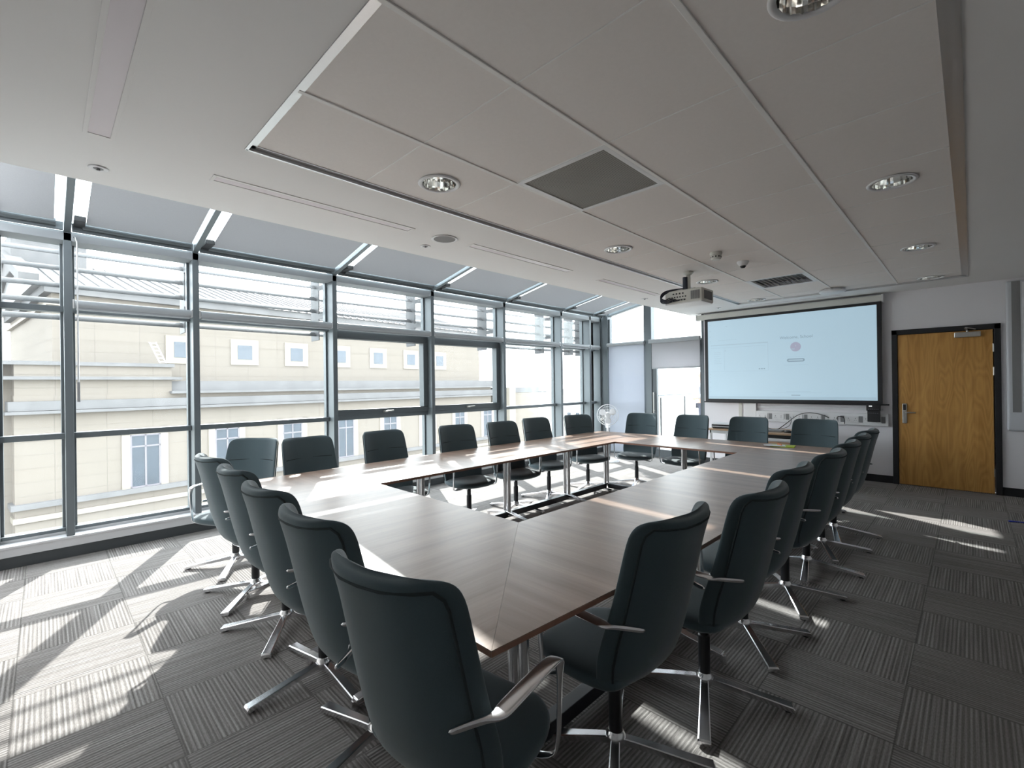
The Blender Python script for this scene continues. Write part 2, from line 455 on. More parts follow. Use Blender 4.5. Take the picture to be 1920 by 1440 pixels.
struct('floor', MB().box(-5.80, XR+.1, YN-.1, YF+.12, -0.12, 0), m_carpet)
struct('wall_right', MB().box(XR, XR+.12, YN-.12, YF+.14, 0, 3.3), m_wall2)
mb = MB().box(-5.48, XR, YN-.12, YN, 0, ZC+.02)
struct('wall_near', mb, m_wall2)
mb = MB()
mb.box(-3.36, -0.775, YF, YF+.14, 0, ZC+.02).box(0.262, XR, YF, YF+.14, 0, ZC+.02).box(-0.775, 0.262, YF, YF+.14, 2.105, ZC+.02)
struct('wall_far', mb, m_wall)
# plaster ceiling with its rectangular recess, and the roof slab above it
CX0, CX1, CY0, CY1 = -2.573, -0.015, 0.724, 7.62
mb = MB()
mb.box(XS, CX0, YN-.12, YF+.14, ZC, 2.80).box(CX1, XR, YN-.12, YF+.14, ZC, 2.80)
mb.box(CX0, CX1, YN-.12, CY0, ZC, 2.80).box(CX0, CX1, CY1, YF+.14, ZC, 2.80)
mb.box(XS, XR+.12, YN-.12, YF+.14, 3.12, 3.3)
mb.box(XS, XS+.05, YN-.12, YF+.14, 2.80, 3.12)
struct('ceiling', mb, m_soffit)
# recessed tile field
gx = [CX0, -1.94, -1.30, -0.654, CX1]
gy = [CY0] + [1.351+.662*k for k in range(10)] + [CY1]
DL = {(0, 1), (0, 4), (0, 7), (0, 10), (3, 1), (3, 4), (3, 7), (3, 10)}
VENT = {(1, 2), (1, 8)}
mb = MB(); cells = {}
HR = 0.102
for i in range(4):
    for j in range(11):
        x0, x1, y0, y1 = gx[i], gx[i+1], gy[j], gy[j+1]
        cx, cy = (x0+x1)/2, (y0+y1)/2
        cells[(i, j)] = (x0, x1, y0, y1, cx, cy)
        if (i, j) in VENT: continue
        if (i, j) in DL:
            n = 40; pc = []; ps = []
            for k in range(n):
                a = 2*PI*k/n+PI/4
                pc.append((cx+HR*math.cos(a), cy+HR*math.sin(a), ZT))
                c, s_ = math.cos(a), math.sin(a); q = max(abs(c), abs(s_))
                ps.append((cx+(x1-x0)/2*c/q, cy+(y1-y0)/2*s_/q, ZT))
            for k in range(n): mb.quad(pc[k], pc[(k+1) % n], ps[(k+1) % n], ps[k])
        else:
            mb.quad((x0, y0, ZT), (x1, y0, ZT), (x1, y1, ZT), (x0, y1, ZT))
struct('trim_1', mb, m_tile)
mb = MB()
for x in gx[1:-1]: mb.box(x-.011, x+.011, CY0, CY1, ZT-.006, ZT+.003)
for y in gy[1:-1]: mb.box(CX0, CX1, y-.0035, y+.0035, ZT-.003, ZT+.002)
struct('trim_2', mb, m_grid, bevel=.002)
mb = MB()
t_ = .040
mb.box(CX0-.004, CX0+.010, CY0, CY1, ZC-.006, ZT+.004).box(CX1-.014, CX1+.004, CY0, CY1, ZC-.006, ZT+.004)
mb.box(CX0+.010, CX0+t_, CY0, CY1, ZT-.004, ZT+.004).box(CX1-t_-.014, CX1-.014, CY0, CY1, ZT-.004, ZT+.004)
mb.box(CX0, CX1, CY0-.004, CY0+.010, ZC-.006, ZT+.004).box(CX0, CX1, CY1-.010, CY1+.004, ZC-.006, ZT+.004)
mb.box(CX0, CX1, CY0+.010, CY0+t_, ZT-.004, ZT+.004).box(CX0, CX1, CY1-t_, CY1-.010, ZT-.004, ZT+.004)
struct('trim_3', mb, m_alu)
# baseboards
struct('baseboard_far', MB().box(-3.36, -0.775, YF-.018, YF+.01, 0, .10).box(.262, XR, YF-.018, YF+.01, 0, .10), m_black, bevel=.003)
struct('baseboard_right', MB().box(XR-.018, XR, YN, YF-.02, 0, .10), m_black, bevel=.003)
struct('baseboard_window', MB().box(-5.75, -5.505, YN, YF, 0, .095), m_skirt_l, bevel=.003)
mb = MB().box(-5.76, -5.49, YN, YF, .095, .178).box(-5.76, -5.478, YN, YF, .165, .184)
struct('trim_4', mb, m_sill, bevel=.004)

# ------------------------------------------------------------------ window wall (left)
MULL = [-0.31, 0.13, 1.055, 2.48, 3.925, 5.37, 6.88, 7.81]
MW = .055
XO = -5.75
tn = 5
for k, y in enumerate(MULL):
    mb = MB().box(XO, XW, y, y+MW, .184, 2.80)
    struct('trim_%d' % tn, mb, m_frame, bevel=.004); tn += 1
# corner post
struct('trim_%d' % tn, MB().box(XO, XW+.16, 8.22, 8.40, 0.0, 2.88).box(XO, XW, 8.18, 8.24, .184, 2.80), m_frame, bevel=.004); tn += 1
# head beam
mb = MB().box(-5.73, -5.50, YN, 8.24, 2.715, 2.785).box(-5.73, -5.515, YN, 8.24, 2.785, 2.80)
struct('trim_%d' % tn, mb, m_cass, bevel=.004); tn += 1
ends = MULL + [8.20]
wn = 1
for k in range(8):
    y0, y1 = ends[k]+MW, ends[k+1]
    cy = (y0+y1)/2
    wroot = empty('window_%d' % wn, (-5.685, cy, .184), kind='structure'); wn += 1
    fr = MB()
    fr.box(-5.735, -5.625, y0, y1, .184, .232)
    fr.box(-5.725, -5.610, y0, y1, 1.008, 1.058)
    fr.box(-5.725, -5.625, y0, y1, 2.115, 2.165)
    fr.box(-5.735, -5.665, y0, y0+.02, .184, 2.72).box(-5.735, -5.665, y1-.02, y1, .184, 2.72)
    fr.build('frame', m_frame, wroot, bevel=.003)
    MB().box(-5.740, -5.620, y0, y1, .184, .205).build('sill_profile', m_sill, wroot, bevel=.002)
    for (z0, z1) in ((.232, 1.008), (1.058, 2.115), (2.165, 2.715)):
        MB().box(-5.693, -5.687, y0+.015, y1-.015, z0, z1).build('pane', m_glass, wroot)
    if k in (3, 4):
        v = MB(); t = .075
        v.box(-5.705, -5.595, y0, y1, 1.058, 1.058+t).box(-5.705, -5.595, y0, y1, 2.115-t, 2.13)
        v.box(-5.705, -5.595, y0, y0+t*.35, 1.058+t, 2.115-t).box(-5.705, -5.595, y1-t, y1, 1.058+t, 2.115-t)
        v.build('opening_sash', m_frame_dk, wroot, bevel=.004)
        h = MB()
        h.box(-5.595, -5.583, cy-.035, cy+.035, 1.082, 1.106)
        h.tube([(-5.580, cy-.02, 1.094), (-5.555, cy-.015, 1.096), (-5.550, cy+.02, 1.10), (-5.552, cy+.10, 1.104)], .008, 8)
        h.build('handle', m_steel, wroot, smooth=False, bevel=.002)
# roller blind cassettes on the upper transoms
cass_lab = ['at the near corner beside the left picture edge', 'in the second narrow bay from the near corner', 'in the first wide bay, left of the empty gap between mullions',
            'above the left opening window with handle', 'above the right opening window with handle', 'in the wide bay right of both opening windows',
            'in the narrow bay just before the far corner', 'in the last sliver bay at the far corner']
for k in range(1, 8):
    y0, y1 = ends[k]+MW, ends[k+1]
    cy = (y0+y1)/2
    rt = empty('roller_blind', (-5.535, cy, 2.14), 'grey rolled-up window blind cassette ' + ['', 'across the narrow window bay at the left picture edge', 'across the window behind the hanging rod', 'across the leftmost wide window',
        'above the left opening window with a handle', 'above the right opening window with a handle', 'across the wide window right of the opening windows', 'across the last narrow bays before the far corner'][k], 'window blind', 'rolled-up blinds along the window wall')
    MB().cyl((-5.528, y0+.015, 2.178), (-5.528, y1-.012, 2.178), .036, 20).build('cassette', m_cass, rt, smooth=False)
    autosmooth(rt.children[0])
    MB().box(-5.545, -5.512, y0+.02, y1-.02, 2.128, 2.146).build('bottom_bar', m_cass, rt, bevel=.004)
    MB().box(-5.56, -5.50, y0, y0+.012, 2.14, 2.215).build('bracket', m_alu, rt, bevel=.002)
    MB().box(-5.56, -5.50, y1-.012, y1, 2.14, 2.215).build('bracket', m_alu, rt, bevel=.002)
# hanging crank rod by the second mullion
rt = empty('blind_crank_rod', (-5.455, .215, 1.33), 'thin grey crank rod hanging beside the leftmost full mullion', 'blind rod')
MB().cyl((-5.455, .215, 1.50), (-5.455, .215, 2.70), .006, 10).build('rod', m_alu, rt)
MB().cyl((-5.455, .215, 1.33), (-5.455, .215, 1.50), .010, 12).build('grip', m_grey, rt)
MB().tube([(-5.455, .215, 2.70), (-5.46, .205, 2.73), (-5.49, .20, 2.75)], .007, 8).build('hook', m_steel, rt)

# sloping glazed roof over the window bays: rafters, blinds, glass
def zr(x): return 2.80+.2*(x+5.5)
for k, y in enumerate(MULL):
    mb = MB().prism([(-5.74, y+.004, zr(-5.74)-.012), (XS+.02, y+.004, zr(XS)-.004), (XS+.02, y+.004, zr(XS)+.16), (-5.74, y+.004, zr(-5.74)+.12)], (0, MW-.008, 0))
    struct('trim_%d' % tn, mb, m_frame, bevel=.003); tn += 1
mb = MB().prism([(-5.80, YN, zr(-5.80)+.13), (XS, YN, zr(XS)+.13), (XS, YN, zr(XS)+.14), (-5.80, YN, zr(-5.80)+.14)], (0, 8.9, 0))
struct('window_%d' % wn, mb, m_glass_rf); wn += 1
rl = ['left of the double bright slit', 'right of the double bright slit', 'between second and third bright slits', 'right of the third bright slit',
      'right of the fourth bright slit', 'right of the fifth bright slit', 'right of the last bright slit', 'in the far corner']
for k in range(0, 8):
    y0 = ends[k]+MW + (.085 if k else .01); y1 = ends[k+1] - (.03 if k < 7 else .0)
    if k == 0: y1 = ends[1]-.055
    rt = empty('roof_blind', (-4.6, (y0+y1)/2, zr(-4.6)), 'pale grey roof blind under the sloping glass ' + rl[k], 'roof blind', 'grey blinds under the sloping glass roof')
    MB().prism([(-5.36, y0, zr(-5.36)+.012), (XS+.01, y0, zr(XS)+.012), (XS+.01, y0, zr(XS)+.016), (-5.36, y0, zr(-5.36)+.016)], (0, y1-y0, 0)).build('fabric', m_rblind, rt)
    MB().cyl((-5.41, y0-.02, zr(-5.41)+.02), (-5.41, y1+.01, zr(-5.41)+.02), .030, 16).build('roller', m_frame_dk, rt)
    MB().box(-5.47, -5.445, ends[k]+MW, ends[k+1], zr(-5.46)-.02, zr(-5.46)+.05).build('head_rail', m_frame, rt, bevel=.003)
    MB().box(-5.44, -5.22, y0-.078, y0-.006, zr(-5.3)-.014, zr(-5.3)+.03).build('end_bracket', m_dkplastic, rt, bevel=.003)

# outside louvres
SL = [2.115, 2.265, 2.415, 2.575, 2.725]
bays = [(ends[i], ends[i+1]) for i in range(8)]
for bi, (a, b) in enumerate(bays):
    rt = empty('sun_louvre', (-6.05, (a+b)/2, 2.05), 'grey louvre blades outside ' + ['the window at the left picture edge, nearest', 'the bay right of the leftmost full mullion', 'the wide bay above the pale building roof', 'the left opening window',
        'the right opening window', 'the wide bay right of the opening windows', 'the narrow bay near the far corner', 'the sliver bay at the far corner'][bi], 'louvre', 'outside sun louvres')
    for z in SL:
        c = .056; th = R(-31)
        pts = []
        for q in range(12):
            an = 2*PI*q/12
            px, pz = c*math.cos(an), .012*math.sin(an)
            pts.append((-6.05+px*math.cos(th)-pz*math.sin(th), a+.03, z+px*math.sin(th)+pz*math.cos(th)))
        MB().prism(pts, (0, b-a-.01, 0)).build('blade', m_louv, rt)
    MB().box(-6.17, -5.93, b-.012+.02, b+.02, 2.03, 2.84).build('fin', m_louv, rt, bevel=.002)
    for z in (2.30, 2.66): MB().box(-5.95, -5.70, b+.005, b+.017, z, z+.06).build('bracket', m_louv, rt)

# ------------------------------------------------------------------ glazed part of the far wall
yf0, yf1 = 8.24, 8.36
mb = MB().box(-4.52, -4.36, yf0-.02, yf1, 0, 3.02).box(-3.405, -3.355, yf0, yf1, 0, 3.1)
struct('trim_%d' % tn, mb, m_frame, bevel=.004); tn += 1
struct('wall_outer', MB().box(-3.60, XR, yf1+.02, yf1+.05, ZC, 3.3).box(-3.36, XR, yf1+.02, yf1+.05, 0, ZC), m_wall)
mb = MB().prism([(-5.34, yf0+.01, zr(-5.34)-.03), (-3.3, yf0+.01, zr(-3.3)-.03), (-3.3, yf0+.01, zr(-3.3)+.10), (-5.34, yf0+.01, zr(-5.34)+.10)], (0, .09, 0))
struct('trim_%d' % tn, mb, m_frame, bevel=.003); tn += 1
w8 = empty('window_%d' % wn, (-4.93, 8.29, 0), kind='structure'); wn += 1
MB().box(-5.34, -4.52, 8.25, 8.34, 0, .08).box(-5.34, -4.52, 8.25, 8.34, 2.17, 2.23).box(-5.34, -5.30, 8.25, 8.34, 0, 2.75).box(-5.34, -4.52, 8.26, 8.32, .99, 1.03).build('frame', m_frame, w8, bevel=.003)
MB().box(-5.33, -4.53, 8.295, 8.301, .08, .99).build('pane', m_glass, w8)
MB().box(-5.33, -4.53, 8.295, 8.301, 1.03, 2.17).build('pane', m_glass, w8)
MB().prism([(-5.33, 8.295, 2.23), (-4.53, 8.295, 2.23), (-4.53, 8.295, zr(-4.53)-.03), (-5.33, 8.295, zr(-5.33)-.03)], (0, .006, 0)).build('pane', m_glass, w8)
w9 = empty('window_%d' % wn, (-3.9, 8.29, 2.2), kind='structure'); wn += 1
MB().box(-4.36, -3.405, 8.25, 8.34, 2.115, 2.215).build('frame', m_frame, w9, bevel=.003)
MB().prism([(-4.36, 8.295, 2.215), (-3.405, 8.295, 2.215), (-3.405, 8.295, zr(-3.405)-.03), (-4.36, 8.295, zr(-4.36)-.03)], (0, .006, 0)).build('pane', m_glass, w9)
dg = empty('door_1', (-3.9, 8.29, 0), kind='structure')
MB().box(-4.36, -4.27, 8.24, 8.31, .01, 2.115).box(-3.43, -3.405, 8.24, 8.31, .01, 2.115).box(-4.27, -3.43, 8.24, 8.31, .01, .16).box(-4.27, -3.43, 8.24, 8.31, 2.04, 2.115).build('frame', m_frame_dk, dg, bevel=.003)
MB().box(-4.27, -3.43, 8.272, 8.278, .16, 2.04).build('pane', m_glass, dg)
MB().cyl((-4.315, 8.20, .85), (-4.315, 8.20, 1.25), .012, 12).cyl((-4.315, 8.20, .90), (-4.315, 8.245, .90), .008, 8).cyl((-4.315, 8.20, 1.20), (-4.315, 8.245, 1.20), .008, 8).build('pull_handle', m_steel, dg)
# blinds on the far glazing
rt = empty('roller_blind', (-4.9, 8.19, 2.2), 'full-height translucent grey blind pulled down in the far corner beside the glass door', 'window blind', 'blinds on the far glazing')
MB().cyl((-5.33, 8.20, 2.215), (-4.50, 8.20, 2.215), .036, 20).build('cassette', m_cass, rt)
autosmooth(rt.children[0])
MB().box(-5.30, -4.505, 8.196, 8.199, .05, 2.20).build('fabric', m_wblind, rt)
MB().box(-5.30, -4.505, 8.188, 8.206, .03, .055).build('bottom_bar', m_cass, rt, bevel=.003)
rt = empty('roller_blind', (-3.87, 8.19, 2.2), 'short pale blind covering only the top of the terrace glass door', 'window blind', 'blinds on the far glazing')
MB().box(-4.39, -3.40, 8.15, 8.225, 2.175, 2.255).build('cassette', m_cass, rt, bevel=.012)
MB().box(-4.335, -3.41, 8.184, 8.187, 1.71, 2.18).build('fabric', m_wblind2, rt)
MB().box(-4.335, -3.41, 8.178, 8.193, 1.69, 1.712).build('bottom_bar', m_cass, rt, bevel=.003)

# ------------------------------------------------------------------ oak door
dr = empty('door_2', (-.255, YF, 0), kind='structure')
mb = MB().box(-.775, -.715, YF-.03, YF+.05, 0, 2.10).box(.205, .262, YF-.03, YF+.05, 0, 2.10).box(-.775, .262, YF-.03, YF+.05, 2.04, 2.105)
mb.build('frame', m_black, dr, bevel=.003)
MB().box(-.712, .194, YF-.010, YF+.034, .008, 2.036).build('leaf', m_oak, dr, bevel=.002)
h = MB().box(-.672, -.622, YF-.026, YF-.008, .835, 1.105).build('handle_plate', m_steel, dr, bevel=.010, seg=3)
MB().box(-.664, -.632, YF-.032, YF-.024, 1.015, 1.092).build('card_reader', m_dkplastic, dr, bevel=.006)
MB().tube([(-.647, YF-.02, .985), (-.647, YF-.062, .985), (-.635, YF-.068, .985), (-.53, YF-.068, .985)], .009, 10).build('lever_handle', m_steel, dr, smooth=True)
MB().box(-.15, .09, YF-.060, YF-.008, 1.955, 2.02).build('door_closer', m_steel, dr, bevel=.006)
MB().bar((-.03, YF-.045, 2.03), (-.05, YF-.06, 2.075), .025, .010).bar((-.05, YF-.06, 2.075), (.045, YF-.04, 2.05), .02, .010).cyl((-.03, YF-.04, 2.01), (-.03, YF-.04, 2.035), .012).build('closer_arm', m_steel, dr)
for z in (1.81, 1.52, .27):
    MB().box(.190, .207, YF-.016, YF-.004, z-.05, z+.05).cyl((.199, YF-.018, z-.05), (.199, YF-.018, z+.05), .008).build('hinge', m_steel, dr)

# ------------------------------------------------------------------ projection screen
sc = empty('projection_screen', (-2.1, 8.14, 1.09), 'wide pull-down projection screen with black border showing a pale blue welcome page', 'projection screen')
MB().box(-3.43, -.862, 8.10, 8.235, 2.515, 2.60).build('case', m_offwhite, sc, bevel=.008)
MB().box(-3.44, -3.425, 8.095, 8.24, 2.505, 2.61).box(-.865, -.848, 8.095, 8.24, 2.505, 2.61).build('end_cap', m_white, sc, bevel=.004)
MB().box(-3.305, -.872, 8.148, 8.152, 1.09, 2.515).build('black_border', m_black, sc)
MB().box(-3.25, -.925, 8.1445, 8.149, 1.14, 2.475).build('picture_area', m_screen, sc)
MB().cyl((-3.33, 8.15, 1.085), (-.80, 8.15, 1.085), .011, 10).build('bottom_bar', m_black, sc)
text_mesh('Welcome, School', .062, m_scrink, 'welcome_text', sc, (-1.91, 8.143, 2.085))
MB().lathe([(.072, 0), (.072, .002)], (-1.915, 8.1425, 1.955), 40, 'y').build('round_badge', m_scrpink, sc)
MB().box(-1.975, -1.925, 8.1415, 8.1425, 1.925, 1.931).box(-1.975, -1.93, 8.1415, 8.1425, 1.910, 1.916).box(-1.918, -1.910, 8.1415, 8.1425, 1.96, 1.985).build('badge_mark', m_scrfaint, sc)
def pill(x0, x1, z0, z1, y):
    r = (z1-z0)/2; p = []
    for i in range(9): a = PI/2+PI*i/8; p.append((x0+r+r*math.cos(a), y, z0+r+r*math.sin(a)))
    for i in range(9): a = -PI/2+PI*i/8; p.append((x1-r+r*math.cos(a), y, z0+r+r*math.sin(a)))
    return p
MB().prism(pill(-2.035, -1.795, 1.725, 1.775, 8.1425), (0, .002, 0)).build('button', m_scrink, sc)
MB().prism(pill(-2.015, -1.815, 1.739, 1.761, 8.1415), (0, .001, 0)).build('button_text', m_scrfaint, sc)
fl = MB()
def ln(x0, x1, z0, z1): fl.box(x0, x1, 8.1428, 8.1445, z0, z1)
ln(-3.20, -2.30, 2.045, 2.062); ln(-3.20, -2.33, 2.005, 2.010); ln(-2.305, -2.300, 1.60, 2.06); ln(-3.20, -2.30, 1.60, 1.604); ln(-2.98, -2.976, 1.62, 2.0)
for z in (1.93, 1.90, 1.86, 1.83, 1.80, 1.77, 1.74): ln(-3.15, -3.02-random.random()*.06, z, z+.006)
for z in (2.40, 2.30, 2.20, 2.12, 1.55, 1.50, 1.42, 1.33, 1.25): ln(-3.22, -3.205, z, z+.014)
ln(-3.08, -2.78, 2.13, 2.135); ln(-2.95, -2.93, 2.36, 2.372); ln(-2.97, -2.95, 1.945, 1.965)
ln(-2.08, -1.74, 1.675, 1.679); ln(-2.05, -1.78, 1.80, 1.804)
ln(-2.25, -1.58, 1.245, 1.249); ln(-2.05, -1.72, 1.262, 1.268)
ln(-3.24, -.94, 1.150, 1.185)
fl.build('page_lines', m_scrfaint, sc)
fl = MB()
for i in range(3): ln(-2.44+i*.035, -2.418+i*.035, 1.625, 1.640)
ln(-1.98, -1.86, 1.205, 1.214)
fl.build('page_text', m_scrink, sc)

# ------------------------------------------------------------------ wall services under the screen
tr = empty('cable_trunking', (-1.66, YF, .78), 'long white dado trunking with sockets on the wall under the screen', 'cable trunking')
MB().box(-2.50, -.815, YF-.055, YF+.002, .785, .955).build('channel', m_white, tr, bevel=.006)
MB().box(-2.69, -2.50, YF-.055, YF+.002, .785, 1.14).build('riser', m_white, tr, bevel=.006)
MB().box(-2.78, -2.73, YF-.03, YF+.002, .0, 1.14).build('side_conduit', m_offwhite, tr, bevel=.003)
MB().box(-2.50, -.88, YF-.02, YF+.002, 1.0, 1.03).build('upper_lip', m_white, tr, bevel=.003)
xs = [-2.40, -2.17, -1.92, -1.68, -1.47, -1.22, -1.02]
for i, x in enumerate(xs):
    s = MB().box(x-.075, x+.075, YF-.064, YF-.054, .825, .915).build('socket', m_white, tr, bevel=.003)
    q = MB()
    for dx in (-.045, .035):
        q.box(x+dx-.004, x+dx+.004, YF-.066, YF-.062, .872, .888)
        q.box(x+dx-.012, x+dx-.006, YF-.066, YF-.062, .850, .858).box(x+dx+.006, x+dx+.012, YF-.066, YF-.062, .850, .858)
    q.build('socket_holes', m_grey, s)
for x in (-2.29, -2.05, -1.80, -1.575, -1.34, -1.12, -.87):
    MB().box(x-.022, x+.022, YF-.060, YF-.050, .825, .915).build('blank_plate', m_grey, tr)
ct = empty('control_panel', (-.96, YF-.07, .84), 'black control box with small lit label hanging at the right end of the trunking', 'control panel')
MB().box(-1.05, -.895, YF-.13, YF-.07, 1.0, 1.085).build('upper_box', m_dkplastic, ct, bevel=.004)
MB().box(-1.04, -.900, YF-.12, YF-.07, .845, 1.0).build('lower_box', m_dkplastic, ct, bevel=.004)
MB().box(-1.02, -.985, YF-.133, YF-.129, 1.06, 1.07).build('lit_label', m_led, ct)
q = MB()
for i in range(6): q.box(-1.03+i*.021, -1.018+i*.021, YF-.132, YF-.129, 1.02, 1.026)
for i in range(5): q.box(-1.028+i*.024, -1.014+i*.024, YF-.122, YF-.119, .965, .971)
q.build('buttons', m_grey, ct)
# whiteboard on the far wall at the right edge
wb = empty('interactive_whiteboard', (1.2, YF, .78), 'white framed board with grey strip on the wall right of the wooden door', 'whiteboard')
MB().box(.305, 2.1, YF-.047, YF-.001, .79, 2.60).build('casing', m_wboard, wb, bevel=.03, seg=4)
MB().box(.352, .425, YF-.049, YF-.040, 1.02, 2.59).build('grey_strip', m_gboard, wb)
MB().box(.440, 2.03, YF-.052, YF-.040, 1.02, 2.57).build('writing_surface', m_white, wb, bevel=.003)

# ------------------------------------------------------------------ furniture under the screen
dk = empty('side_desk', (-2.6, 7.5, 0), 'small wooden-topped desk with thin grey legs under the left end of the screen', 'desk')
MB().box(-2.90, -2.36, 7.18, 7.86, .695, .72).build('desk_top', m_beech, dk, bevel=.002)
for x in (-2.87, -2.41):
    for y in (7.21, 7.82): MB().box(x, x+.03, y, y+.03, 0, .695).build('leg', m_alu, dk, bevel=.003)
MB().box(-2.87, -2.38, 7.21, 7.235, .65, .695).box(-2.87, -2.845, 7.21, 7.85, .65, .695).build('apron', m_alu, dk, bevel=.002)
cb = empty('media_cabinet', (-1.93, 7.5, 0), 'low cabinet with wooden doors and a pale rail behind the two rightmost far chairs', 'cabinet')
MB().box(-2.34, -1.45, 7.18, 7.86, .0, .60).build('body', m_white, cb, bevel=.003)
MB().box(-2.34, -1.45, 7.17, 7.88, .68, .705).build('cabinet_top', m_beech, cb, bevel=.002)
MB().box(-2.32, -1.47, 7.22, 7.84, .60, .68).build('open_bay', m_dkplastic, cb)
MB().box(-2.34, -1.45, 7.165, 7.20, .595, .63).build('front_rail', m_white, cb, bevel=.002)
for i in range(3):
    d = MB().box(-2.33+i*.295, -2.04+i*.295, 7.160, 7.182, .03, .585).build('door', m_beech, cb, bevel=.002)
    MB().cyl((-2.07+i*.295, 7.150, .40), (-2.07+i*.295, 7.150, .50), .005, 8).build('handle', m_steel, d)
dv = empty('video_recorder', (-2.72, 7.35, .72), 'flat black and silver recorder box on the small desk left of the chairs', 'media player')
MB().box(-2.85, -2.52, 7.24, 7.50, .728, .78).build('body', m_dkplastic, dv, bevel=.003)
MB().box(-2.855, -2.515, 7.235, 7.505, .780, .797).build('lid', m_white, dv, bevel=.003)
MB().box(-2.855, -2.515, 7.232, 7.242, .745, .756).build('silver_band', m_alu, dv)
MB().box(-2.84, -2.80, 7.26, 7.30, .72, .728).box(-2.57, -2.53, 7.26, 7.30, .72, .728).build('feet', m_dkplastic, dv)
kb = tag(MB().box(-2.22, -1.90, 7.30, 7.46, .705, .735).build('keyboard', m_grey, bevel=.012), 'dark grey slab-like keyboard on the wooden cabinet under the loose cables', 'keyboard')
ms = MB(); ms.loft([[(-1.83+.05*r*math.cos(a), 7.33+.032*r*math.sin(a), .705+z) for a in [2*PI*i/16 for i in range(16)]] for r, z in ((1, 0), (1, .014), (.85, .026), (.5, .034), (.1, .036))])
tag(ms.build('computer_mouse', m_dkplastic, smooth=True), 'small black rounded mouse beside the keyboard on the wooden cabinet', 'mouse')
def cable(name, pts, r, m, label):
    cu = bpy.data.curves.new(name, 'CURVE'); cu.dimensions = '3D'; cu.bevel_depth = r; cu.bevel_resolution = 2
    sp = cu.splines.new('NURBS'); sp.points.add(len(pts)-1)
    for i, p in enumerate(pts): sp.points[i].co = (*p, 1)
    sp.use_endpoint_u = True; sp.order_u = 3
    t = bpy.data.objects.new(name, cu); COL.objects.link(t)
    bpy.context.view_layer.update()
    me = bpy.data.meshes.new_from_object(t.evaluated_get(bpy.context.evaluated_depsgraph_get()))
    bpy.data.objects.remove(t); me.materials.clear(); me.materials.append(m)
    o = bpy.data.objects.new(name, me); COL.objects.link(o)
    if label: tag(o, label, 'cable')
    return o
cable('power_cable', [(-2.36, YF-.07, .86), (-2.30, 8.0, .72), (-2.18, 7.72, .715), (-2.02, 7.50, .712), (-1.93, 7.60, .80), (-1.86, 8.0, .93), (-1.72, 8.10, .955), (-1.56, YF-.09, .92), (-1.50, YF-.07, .875)], .005, m_dkplastic, 'black cable looping from the left sockets over the cabinet in a high arc')
cable('power_cable', [(-2.0, YF-.07, .87), (-1.96, 8.08, .80), (-1.98, 7.9, .72), (-2.10, 7.60, .712), (-1.98, 7.44, .712), (-1.84, 7.40, .712)], .004, m_dkplastic, 'short black cable lying behind the keyboard towards the mouse')
cable('power_cable', [(-1.40, YF-.07, .86), (-1.40, YF-.10, .90), (-1.35, YF-.10, .91), (-1.30, YF-.10, .88), (-1.31, YF-.09, .80)], .005, m_dkplastic, 'small black cable loop plugged in the middle of the trunking')

# notepad and pen on the far table
TZ = .735
nb = empty('notepad', (-1.46, 5.52, TZ), 'bright green notepad with loose white sheet lying on the far table', 'notepad')
def rot_rect(cx, cy, w_, h_, a, z0, z1):
    p = []
    for sx, sy in ((-1,-1),(1,-1),(1,1),(-1,1)):
        x, y = sx*w_/2, sy*h_/2
        p.append((cx+x*math.cos(a)-y*math.sin(a), cy+x*math.sin(a)+y*math.cos(a), z0))
    return MB().prism(p, (0, 0, z1-z0))
rot_rect(-1.43, 5.53, .22, .16, .15, TZ, TZ+.010).build('cover', m_green, nb)
rot_rect(-1.50, 5.49, .20, .13, .35, TZ+.010, TZ+.0112).build('sheet', m_white, nb)
tag(MB().cyl((-1.50, 5.60, TZ+.016), (-1.44, 5.52, TZ+.016), .006, 8).build('pen', m_orange), 'short orange pen resting across the green notepad', 'pen')
bl = MB().loft([[(.25+.03*t, 6.77+.006*t+s*math.cos(a), .006+.005*math.sin(a)) for a in [2*PI*i/10 for i in range(10)]] for t, s in ((0, .015), (.3, .028), (1.0, .022), (2.5, .013), (5, .012), (7, .012))])
tag(bl.build('blue_strap', m_blue, smooth=True), 'bright blue strap lying on the carpet at the right edge near the door', 'strap')

